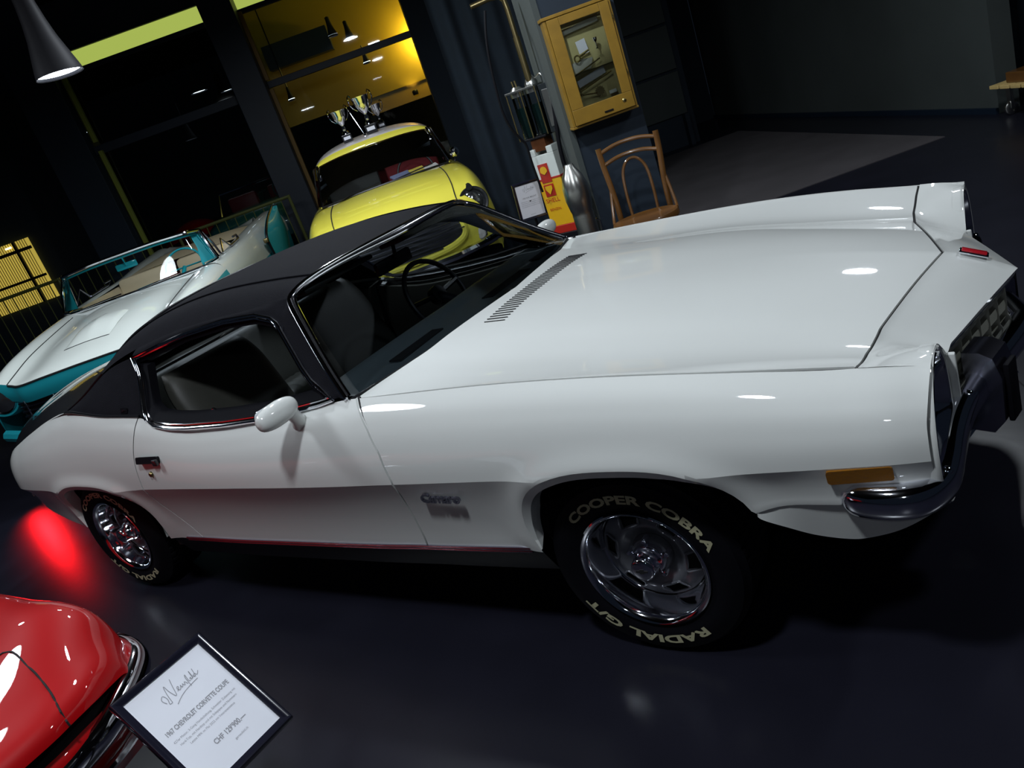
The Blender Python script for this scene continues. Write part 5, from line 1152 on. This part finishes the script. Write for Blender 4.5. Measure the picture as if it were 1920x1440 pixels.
mb = MB(); mb.prism(fan, .003, c=pc+RP@np.array([-.02, -.087, .985]), M=RP@np.array([[1, 0, 0], [0, 0, -1], [0, 1, 0]], float)); mb.build('emblem_fan', M['pyellow'], em, smooth=False)
em = pbox('emblem', (-.02, -.082, .835), (.085, .004, .09), M['pred'], bev=0); mb = MB(); mb.prism([(-.03, .035), (.03, .035), (.03, .01), (0, -.03), (-.03, .01)], .003, c=pc+RP@np.array([-.02, -.087, .835]), M=RP@np.array([[1, 0, 0], [0, 0, -1], [0, 1, 0]], float)); mb.build('emblem_fan', M['pyellow'], em, smooth=False)
V, F = textmesh('SHELL', .045); V = np.array([pc+RP@np.array([v[0]-.02, -.0835, v[1]+.745]) for v in V]); MB().add(V, F).build('pump_lettering', M['pred'], pump, smooth=False)
V, F = textmesh('BENZIN', .028); V = np.array([pc+RP@np.array([v[0]-.02, -.0835, v[1]+.68]) for v in V]); MB().add(V, F).build('pump_lettering', M['pred'], pump, smooth=False)
pbox('neck', (-.01, 0, 1.17), (.12, .12, .09), mat('copper_brown', (.16, .055, .02), .35, metal=.6, noise=.2)); 
pbox('glass_tray', (-.02, 0, 1.225), (.20, .15, .015), M['black']); pbox('top_plate', (-.02, 0, 1.575), (.25, .17, .016), M['steel'])
for sx in (-.085, .045):
    mb = MB(); c = pc+RP@np.array([sx, 0, 1.235]); mb.lathe([(.052, 0), (.052, .33)], 24, c=c); cg = mb.build('glass_cylinder', M['clear'], pump)
    mb = MB(); mb.lathe([(0, .0), (.046, .002), (.046, .22), (0, .221)], 20, c=c); mb.build('fuel_column', mat('dark_fuel', (.01, .03, .028), .1, coat=1), cg)
    mb = MB(); mb.lathe([(.054, .30), (.056, .34), (.03, .37), (0, .37)], 24, c=c); mb.build('cylinder_cap', M['steel'], cg)
for sx, sy in ((-.14, -.075), (-.02, -.075), (.105, -.075), (-.14, .075), (.105, .075)):
    mb = MB(); mb.tube([pc+RP@np.array([sx, sy, 1.23]), pc+RP@np.array([sx, sy, 1.575])], .005, 6); mb.build('tie_rod', M['brass'], pump)
pbox('gauge_box', (.17, .0, 1.40), (.09, .12, .34), mat('pump_black', (.02, .024, .026), .25, coat=.6)); pbox('gauge_window', (.17, -.063, 1.40), (.05, .004, .26), M['steel'])
for k in (-.10, -.075):
    mb = MB(); mb.tube([pc+RP@np.array([k, 0, 1.58]), pc+RP@np.array([k-.005, 0, 1.65])], .008, 8); mb.build('valve', M['brass'], pump)
mb = MB(); c = pc+RP@np.array([.05, 0, 1.58]); mb.lathe([(.05, 0), (.05, .02), (.035, .05), (.02, .07)], 20, c=c); mb.tube([c+[0, 0, .03], c+RP@np.array([.09, 0, .06]), c+RP@np.array([.11, 0, .02])], .006, 6); mb.build('pipe_socket', M['steel'], pump)
mb = MB(); c2 = FW(.86, 6.05, 1.64); mb.tube([c2, FW(.86, 6.05, 2.10), FW(.855, 6.05, 2.17), FW(.83, 6.05, 2.20), FW(.76, 6.05, 2.21), FW(.62, 6.05, 2.20)], .019, 12); mb.tube([c2-[0, 0, .04], c2+[0, 0, .28]], .024, 12); mb.build('riser_pipe', M['brass'], pump)
mb = MB(); hp = np.array([FW(a, 5.98, z) for a, z in ((.70, 2.14), (.645, 1.95), (.615, 1.75), (.60, 1.5), (.62, 1.36), (.665, 1.26), (.69, 1.20), (.69, 1.05), (.70, .85))]); mb.tube(ci(np.arange(9), hp, np.linspace(0, 8, 40)), .009, 8)
hp = np.array([FW(a, 5.93, z) for a, z in ((1.0, 1.60), (.965, 1.45), (.94, 1.30), (.915, 1.15), (.905, 1.0), (.915, .85), (.93, .60), (.95, .2))]); mb.build('hose', M['rubber'], pump)
mb = MB(); mb.tube(ci(np.arange(8), hp, np.linspace(0, 7, 40)), .016, 8); mb.build('hose', M['rubber'], pump)
can = thing('steel_tank', 'shiny steel tank with a bulging top beside the fuel pump', 'tank', FW(1.0, 6.02, 0)); mb = MB(); cc = FW(.862, 5.48, 0)
mb.lathe([(0, 1.03), (.03, 1.03), (.04, 1.0), (.07, .95), (.088, .88), (.090, .80), (.078, .72), (.072, .70), (.074, .68), (.074, .04), (.07, 0)], 32, c=cc); mb.build('tank_body', M['steel'], can, sharp=50)
mb = MB(); mb.tube([cc+EX*.075+[0, 0, .62], cc+EX*.10+[0, 0, .60], cc+EX*.10+[0, 0, .35]], .006, 6); mb.tube([cc+EX*.08+[0, 0, .30], cc+EX*.09+[0, 0, .02]], .008, 6); mb.build('drain_pipe', M['chrome'], can)

# key cabinet
cab = thing('display_cabinet', 'small oak display cabinet with a glass door hung on the dark blue wall', 'cabinet', FW(1.19, 5.55, 1.23)); D0, D1 = 5.47, 5.595
def cb(name, a0, a1, d0, d1, z0, z1, m_, par=cab, bev=.003, label=None): mb = MB(); fbox(mb, a0, a1, d0, d1, z0, z1, bev=bev); return mb.build(name, m_, par, smooth=False, label=label)
cb('side_panel', .965, .985, D0, D1, 1.24, 1.92, M['oak']); cb('side_panel', 1.40, 1.42, D0, D1, 1.24, 1.92, M['oak']); cb('top_panel', .955, 1.43, D0-.012, D1, 1.92, 1.94, M['oak']); cb('bottom_panel', .96, 1.425, D0, D1, 1.225, 1.24, M['oak']); cb('back_panel', .98, 1.405, 5.58, D1, 1.24, 1.92, mat('beige_lining', (.50, .44, .20), .8, noise=.1))
door = cb('cabinet_door', .985, 1.40, D0-.022, D0-.004, 1.245, 1.345, M['oak'], bev=.003)
cb('door_stile', .985, 1.065, D0-.022, D0-.004, 1.345, 1.915, M['oak'], door); cb('door_stile', 1.335, 1.40, D0-.022, D0-.004, 1.345, 1.915, M['oak'], door); cb('door_rail', 1.065, 1.335, D0-.022, D0-.004, 1.865, 1.915, M['oak'], door); cb('door_glass', 1.062, 1.338, D0-.012, D0-.009, 1.342, 1.868, M['clear'], door, bev=0)
mb = MB(); mb.lathe([(.012, 0), (.013, .004), (.006, .008), (0, .008)], 16, M=FM@np.array([[1, 0, 0], [0, 0, -1], [0, 1, 0]], float), c=FW(1.335, D0-.022, 1.300)); mb.build('lock', M['brightgold'], door)
cb('pull_slot', 1.19, 1.25, D0-.028, D0-.020, 1.265, 1.275, M['black'], door, bev=0)
for z in (1.45, 1.80): cb('hinge', 1.398, 1.406, D0-.026, D0-.018, z, z+.03, M['brightgold'], door, bev=0)
cb('shelf', .985, 1.40, D0+.01, 5.58, 1.545, 1.553, M['clear'], bev=0)
def ctag(o, l, c): return tag(o, l, c)
def free(name, verts2, d, thick, m_, label, cat): # flat thing inside the cabinet, outline in (lat, z)
    mb = MB(); mb.prism([(a, z) for a, z in verts2], thick, c=FW(0, d, 0), M=FM@np.array([[1, 0, 0], [0, 0, 1], [0, 1, 0]], float)); return ctag(mb.build(name, m_, smooth=False), label, cat)
def rot2(P, c, deg): a = math.radians(deg); return [(c[0]+x*math.cos(a)-y*math.sin(a), c[1]+x*math.sin(a)+y*math.cos(a)) for x, y in P]
R4 = lambda w, h: [(-w/2, -h/2), (w/2, -h/2), (w/2, h/2), (-w/2, h/2)]
free('note_card', rot2(R4(.065, .09), (1.185, 1.70), 6), 5.55, .003, M['paper'], 'white card near the top inside the oak cabinet', 'card')
free('label_plate', rot2(R4(.20, .045), (1.185, 1.505), 12), 5.53, .003, mat('grey_label', (.33, .34, .36), .5), 'long grey label plate lying slanted inside the oak cabinet', 'label')
free('price_tag', rot2(R4(.05, .022), (1.30, 1.375), 2), 5.53, .003, M['pwhite'], 'small pale tag in the lower right corner inside the oak cabinet', 'tag')
free('folded_paper', [(1.08, 1.62), (1.09, 1.555), (1.20, 1.56), (1.23, 1.62), (1.16, 1.63)], 5.53, .004, mat('grey_folded', (.42, .42, .36), .6), 'grey folded leaflet on the cabinet shelf', 'leaflet')
free('mirror_strip', [(1.07, 1.80), (1.33, 1.82), (1.33, 1.85), (1.24, 1.85), (1.07, 1.825)], 5.55, .004, mat('pale_strip', (.5, .5, .42), .6), 'pale strip across the top inside the oak cabinet', 'strip')
gk = thing('brass_wrench', 'bright brass ring wrench in the middle of the oak cabinet', 'tool', FW(1.16, 5.50, 1.63)); mb = MB(); c = FW(1.125, 5.505, 1.640)
mb.tube([c+EX*.019*math.cos(t)+EZ*.019*math.sin(t) for t in np.linspace(0, 2*PI, 20, endpoint=False)], .006, 6, closed=True); mb.build('ring', M['brightgold'], gk); mb = MB(); mb.tube([c+EX*.015+EZ*.012, c+EX*.085+EZ*.030], .007, 8); mb.tube([c+EX*.022-EZ*.004, c+EX*.088+EZ*.014], .005, 8); mb.build('shank', M['brightgold'], gk)
mb = MB(); g_ = []
for k in range(24): g_.append(((.034 if k % 2 else .026)*math.cos(k*PI/12), (.034 if k % 2 else .026)*math.sin(k*PI/12)))
mb.prism(g_, .012, c=FW(1.215, 5.52, 1.405), M=FM@np.array([[1, 0, 0], [0, 0, 1], [0, 1, 0]], float)); tag(mb.build('gear_wheel', M['brass'], smooth=False), 'toothed brass gear wheel low in the oak cabinet', 'gear')
for (a0, z0), (a1, z1), lb in (((1.09, 1.44), (1.32, 1.50), 'upper slanted brass rod inside the oak cabinet'), ((1.09, 1.415), (1.19, 1.40), 'lower short brass rod inside the oak cabinet'), ((1.08, 1.545), (1.27, 1.60), 'brass rod lying on the shelf of the oak cabinet')):
    mb = MB(); mb.tube([FW(a0, 5.515, z0), FW(a1, 5.515, z1)], .005, 6); mb.lathe([(0, -.009), (.009, -.004), (.009, .004), (0, .009)], 10, c=FW(a0, 5.515, z0)); tag(mb.build('brass_rod', M['brightgold']), lb, 'rod')
mb = MB(); mb.lathe([(.014, 0), (.004, .01), (.004, .04), (.012, .05), (.014, .07)], 14, c=FW(1.27, 5.51, 1.66)); tag(mb.build('tap_valve', M['chrome']), 'small chrome valve upper right inside the oak cabinet', 'valve')

# bentwood chair
ch = thing('bentwood_chair', 'brown bentwood chair with round seat in front of the dark blue wall', 'chair', FW(1.2, 5.0, 0))
cyaw = math.radians(-16); RC = FM@np.array([[math.cos(cyaw), -math.sin(cyaw), 0], [math.sin(cyaw), math.cos(cyaw), 0], [0, 0, 1]]); co = FW(1.165, 5.02, 0)
def CP(x, y, z): return co+RC@np.array([x, y, z])     # local: x right, y to the back, z up
mb = MB(); st_ = []
def seat_r(t): return .205*(1+.05*math.cos(2*t))
prof = [(0, -.012), (.6, -.010), (.88, .0), (.97, .010), (1.0, -.002), (1.0, -.026), (.95, -.036), (.6, -.034), (0, -.034)]
P = np.array([[CP(seat_r(t)*math.cos(t)*r, seat_r(t)*math.sin(t)*r*.98, .60+h) for r, h in prof] for t in np.linspace(0, 2*PI, 48, endpoint=False)]); mb.grid(P, close_u=True); mb.build('seat', M['wood'], ch, sharp=40)
def sp(pts, n_=24): pts = np.array(pts); return ci(np.arange(len(pts)), pts, np.linspace(0, len(pts)-1, n_))
for s in (-1, 1):
    mb = MB(); mb.tube(sp([CP(s*.19, .24, 1.075), CP(s*.185, .225, .95), CP(s*.17, .195, .78), CP(s*.165, .18, .62), CP(s*.175, .20, .35), CP(s*.19, .235, 0)]), [.019]*24, 10); mb.build('back_leg', M['wood'], ch)
    mb = MB(); mb.tube(sp([CP(s*.14, -.13, .57), CP(s*.155, -.15, .3), CP(s*.17, -.175, 0)], 12), .017, 10); mb.build('front_leg', M['wood'], ch)
    mb = MB(); mb.tube(sp([CP(s*.18, .20, .80), CP(s*.195, .15, .70), CP(s*.205, .09, .62), CP(s*.205, .05, .60)], 16), .010, 8); mb.build('brace', M['wood'], ch)
for z, d in ((1.045, .02), (.965, .02)):
    mb = MB(); mb.tube(sp([CP(-.185, .235-(.0 if z > 1 else .012), z-.005), CP(-.09, .262, z+.018), CP(0, .272, z+.024), CP(.09, .262, z+.018), CP(.185, .235-(.0 if z > 1 else .012), z-.005)]), .012, 8, squash=(1, 1.1)); mb.build('back_rail', M['wood'], ch)
mb = MB(); mb.tube(sp([CP(-.085, .175, .60), CP(-.088, .205, .75), CP(-.078, .235, .87), CP(-.045, .248, .935), CP(0, .252, .955), CP(.045, .248, .935), CP(.078, .235, .87), CP(.088, .205, .75), CP(.085, .175, .60)], 40), .010, 8); mb.build('back_loop', M['wood'], ch)
mb = MB(); mb.tube([CP(.165*math.cos(t), .16*math.sin(t)+.02, .34) for t in np.linspace(0, 2*PI, 32, endpoint=False)], .009, 8, closed=True); mb.build('leg_ring', M['wood'], ch)
mb = MB(); mb.tube(sp([CP(-.14, -.12, .42), CP(-.09, -.15, .52), CP(0, -.17, .555), CP(.09, -.15, .52), CP(.14, -.12, .42)]), .009, 8); mb.build('front_arch', M['wood'], ch)

# price signs
M['frame'] = mat('black_gloss_frame', (.01, .01, .02), .18, coat=1, coat_r=.05)
def sign(tl, tr, bl, label, lines, deep=.02, border=.022, stand=None):
    tl, tr, bl = map(np.array, (tl, tr, bl)); x = tr-tl; w = np.linalg.norm(x); x = x/w; y = tl-bl; y -= (y@x)*x; h = np.linalg.norm(y); y = y/h; n_ = np.cross(x, y); R = np.stack([x, y, n_], 1); c = (tr+bl)/2
    s = thing('price_sign', label, 'sign', stand if stand is not None else c)
    prof = [(0, -deep), (0, -.002), (.003, .003), (.007, .003), (border*.6, -.001), (border, -.004), (border, -.008)]
    for a0 in range(4):
        hw, hh = w/2, h/2; C = [(-hw, hh), (hw, hh), (hw, -hh), (-hw, -hh)]; p, q = C[a0], C[(a0+1) % 4]
        def ins(pt, d): return np.array([pt[0]-math.copysign(d, pt[0]), pt[1]-math.copysign(d, pt[1])])
        rows = [[c+R@np.array([*ins(p, d), z]), c+R@np.array([*ins(q, d), z])] for d, z in prof]; mb = MB(); mb.grid(np.array(rows)); mb.build('frame_bar', M['frame'], s, sharp=50)
    mb = MB(); mb.box(c-n_*(deep*.75), (w-.004, h-.004, deep*.5), rot=R); mb.build('backing_board', M['black'], s, smooth=False)
    mb = MB(); mb.box(c-n_*.0085, (w-2*border+.002, h-2*border+.002, .002), rot=R); sh = mb.build('paper', M['paper'], s, smooth=False)
    for (txt, px, py, size, shear, bold, m_, al, sx) in lines:
        V, F = textmesh(txt, size*w, shear=shear, bold=bold*w, align=al); V = np.array([c+R@np.array([px*w+v[0]*sx, (.5-py)*h+v[1], -.0070]) for v in V]); MB().add(V, F).build('lettering', m_, sh, smooth=False)
    return s, R, c, w, h
L1 = [('1967 CHEVROLET CORVETTE COUPE', 0, .465, .068, 0, .0022, M['ltink'], 'CENTER', .62),
      ('427er Motor, 3-Gang Handschaltung, Schweizer Zulassung mit', 0, .535, .034, 0, 0, M['ltink'], 'CENTER', .80),
      ('Hard-Top, mit Hardtop und mit Sidepipes und Nummern', 0, .575, .034, 0, 0, M['ltink'], 'CENTER', .80),
      ('Letzte MFK im Mai 2022 mit Veteranenstatus', 0, .615, .034, 0, 0, M['ltink'], 'CENTER', .80),
      ("CHF 129'900.\u2014", 0.06, .745, .074, 0, .0022, M['ltink'], 'CENTER', .72), ('garneufeld.ch', .10, .82, .034, 0, 0, M['ltink'], 'CENTER', .8)]
def script(R, c, w, h, par, cx, cy, sc_):
    """handwritten word with a big looped initial, drawn as thin strokes"""
    St = [[(-.30, -.05), (-.33, .06), (-.27, .12), (-.24, .02), (-.27, -.09), (-.22, -.10)], [(-.22, -.10), (-.19, .10), (-.14, .26), (-.13, .10), (-.09, -.05), (-.03, .14), (.02, .30)],
          [(-.02, .0), (.03, .04), (.03, .08), (.0, .05), (.02, -.01), (.06, .02), (.08, .06), (.08, 0), (.12, .04)], [(.12, .06), (.14, 0), (.17, .06), (.19, .0), (.20, -.02)], [(.21, -.10), (.23, .10), (.26, .16), (.24, .02), (.27, .0)], [(.27, .02), (.30, .05), (.29, .0), (.32, .02)], [(.32, .0), (.35, .17), (.34, .04), (.37, 0)], [(.42, .17), (.38, .0), (.36, .04), (.40, .05), (.42, .0), (.48, .06)], [(-.18, -.20), (.05, -.10), (.38, -.06)]]
    mb = MB()
    for s_ in St:
        P = ci(np.arange(len(s_)), np.array(s_, float), np.linspace(0, len(s_)-1, len(s_)*5)); P3 = np.array([c+R@np.array([cx*w+p[0]*sc_, (.5-cy)*h+p[1]*sc_, -.0068]) for p in P])
        n_ = R[:, 2]; T = np.gradient(P3, axis=0); B = np.cross(T, n_); B /= np.linalg.norm(B, axis=1)[:, None]+1e-9; ww = sc_*.0065; mb.grid(np.stack([P3+B*ww, P3-B*ww]))
    mb.build('handwriting', M['ltink'], par, smooth=False)
tl, tr_, br_ = np.array([-.913, -1.832, .616]), np.array([-.887, -1.573, .619]), np.array([-.625, -1.596, .404])
s1, R, c, w, h = sign(tl, tr_, br_-tr_+tl, 'framed white price sign on a stand in front of the red car', L1)
script(R, c, w, h, s1, 0, .25, .13)
mb = MB(); bc_ = c-R[:, 2]*.02; mb.tube([bc_, bc_-R[:, 2]*.04+[0, 0, -.03], (bc_[0]-.03, bc_[1]+.0, .10), (bc_[0]-.03, bc_[1], .012)], .012, 10); mb.build('pole', M['black'], s1); mb = MB(); mb.lathe([(0, .018), (.13, .012), (.14, 0)], 32, c=(bc_[0]-.03, bc_[1], 0)); mb.build('foot', M['black'], s1)
tl, tr_, bl_ = FW(.51, 6.4, .925), FW(.745, 6.4, .915), FW(.53, 6.45, .615)
L2 = [('1920 RAR MEILENT', 0, .44, .075, 0, .001, M['ltink'], 'CENTER', .8)]+[('Antike Benzinpumpe mit Messzylinder aus Glas', 0, .52+.045*k, .045, 0, 0, M['ltink'], 'CENTER', .75) for k in range(4)]+[('garneufeld.ch', 0, .88, .04, 0, 0, M['ltink'], 'CENTER', .8)]
s2, R, c, w, h = sign(tl, tr_, bl_, 'framed white sign standing beside the fuel pump', L2)
script(R, c, w, h, s2, 0, .22, .12)
mb = MB(); mb.tube([c-R[:, 2]*.012, c-R[:, 2]*.05+[0, 0, -.05], (c[0]-.04, c[1]+.05, .012)], .011, 8); mb.build('pole', M['black'], s2); mb = MB(); mb.lathe([(0, .018), (.13, .012), (.14, 0)], 32, c=(c[0]-.04, c[1]+.05, 0)); mb.build('foot', M['black'], s2)

# wooden trolley at the right edge
ct = thing('wooden_trolley', 'low wooden trolley with metal wheels at the far right edge', 'trolley', FW(5.05, 6.75, 0)); zt = .285
for k in range(4):
    mb = MB(); fbox(mb, 4.80, 5.6, 6.38+k*.13, 6.49+k*.13, zt-.03, zt, bev=.004); mb.build('board', mat('pale_boards', (.62, .45, .17), .6, noise=.25, nscale=12) if k == 0 else bpy.data.materials['pale_boards'], ct, smooth=False)
mb = MB(); fbox(mb, 4.86, 5.6, 6.45, 6.75, zt+.0, zt+.09, bev=.01); mb.build('load_board', M['wood'], ct, smooth=False)
for a in (4.92, 5.3):
    for d in (6.45, 6.80):
        mb = MB(); mb.lathe([(0, -.02), (.05, -.02), (.06, -.012), (.06, .012), (.05, .02), (0, .02)], 20, M=FM@np.array([[1, 0, 0], [0, 0, 1], [0, 1, 0]], float), c=FW(a, d, .06)); mb.box(FW(a, d, .16), (.03, .05, .2), rot=FM); mb.build('castor', M['steel'], ct, sharp=40)

# ------------------------------------------------------------------ 5 pendant lamps of the hall, then stand-ins for lamp reflections in the windows
pendant(FW(-2.14, 6.0, 2.655), .155, 'glowing pendant lamp with dark conical shade at the upper left')
for p_, w_, l_ in LAMPS:
    if p_ == (-4.32, 1.05, 2.63): continue
    pendant((p_[0], p_[1], p_[2]+.012), .155, 'dark pendant lamp hanging '+l_, grp='pendant lamps overhead', es=14, drop=3)
for a, d, z, r, lb in ((-3.38, 15.2, 3.28, .15, 'left one of the two large stand-ins for lamp reflections in the left window'), (-3.05, 15.9, 3.22, .13, 'right one of the two large stand-ins for lamp reflections in the left window'), (-3.8, 15.0, 2.60, .10, 'lowest small stand-in for a lamp reflection in the left window'),
                   (-.72, 12.75, 3.10, .075, 'upper stand-in for a lamp reflection in the right window in front of the gold wall'), (-.50, 12.75, 2.99, .07, 'second stand-in for a lamp reflection in the right window in front of the gold wall'), (-.40, 12.9, 2.62, .06, 'third stand-in for a lamp reflection in the right window above the trophies'), (-1.66, 13.0, 2.50, .055, 'small stand-in for a lamp reflection low beside the brown window jamb')):
    pendant(FW(a, d, z), r, lb, es=5, drop=3 if d > 14 or z < 2.55 else .26)  # lamps added behind the panes to imitate hall lamps reflected in them
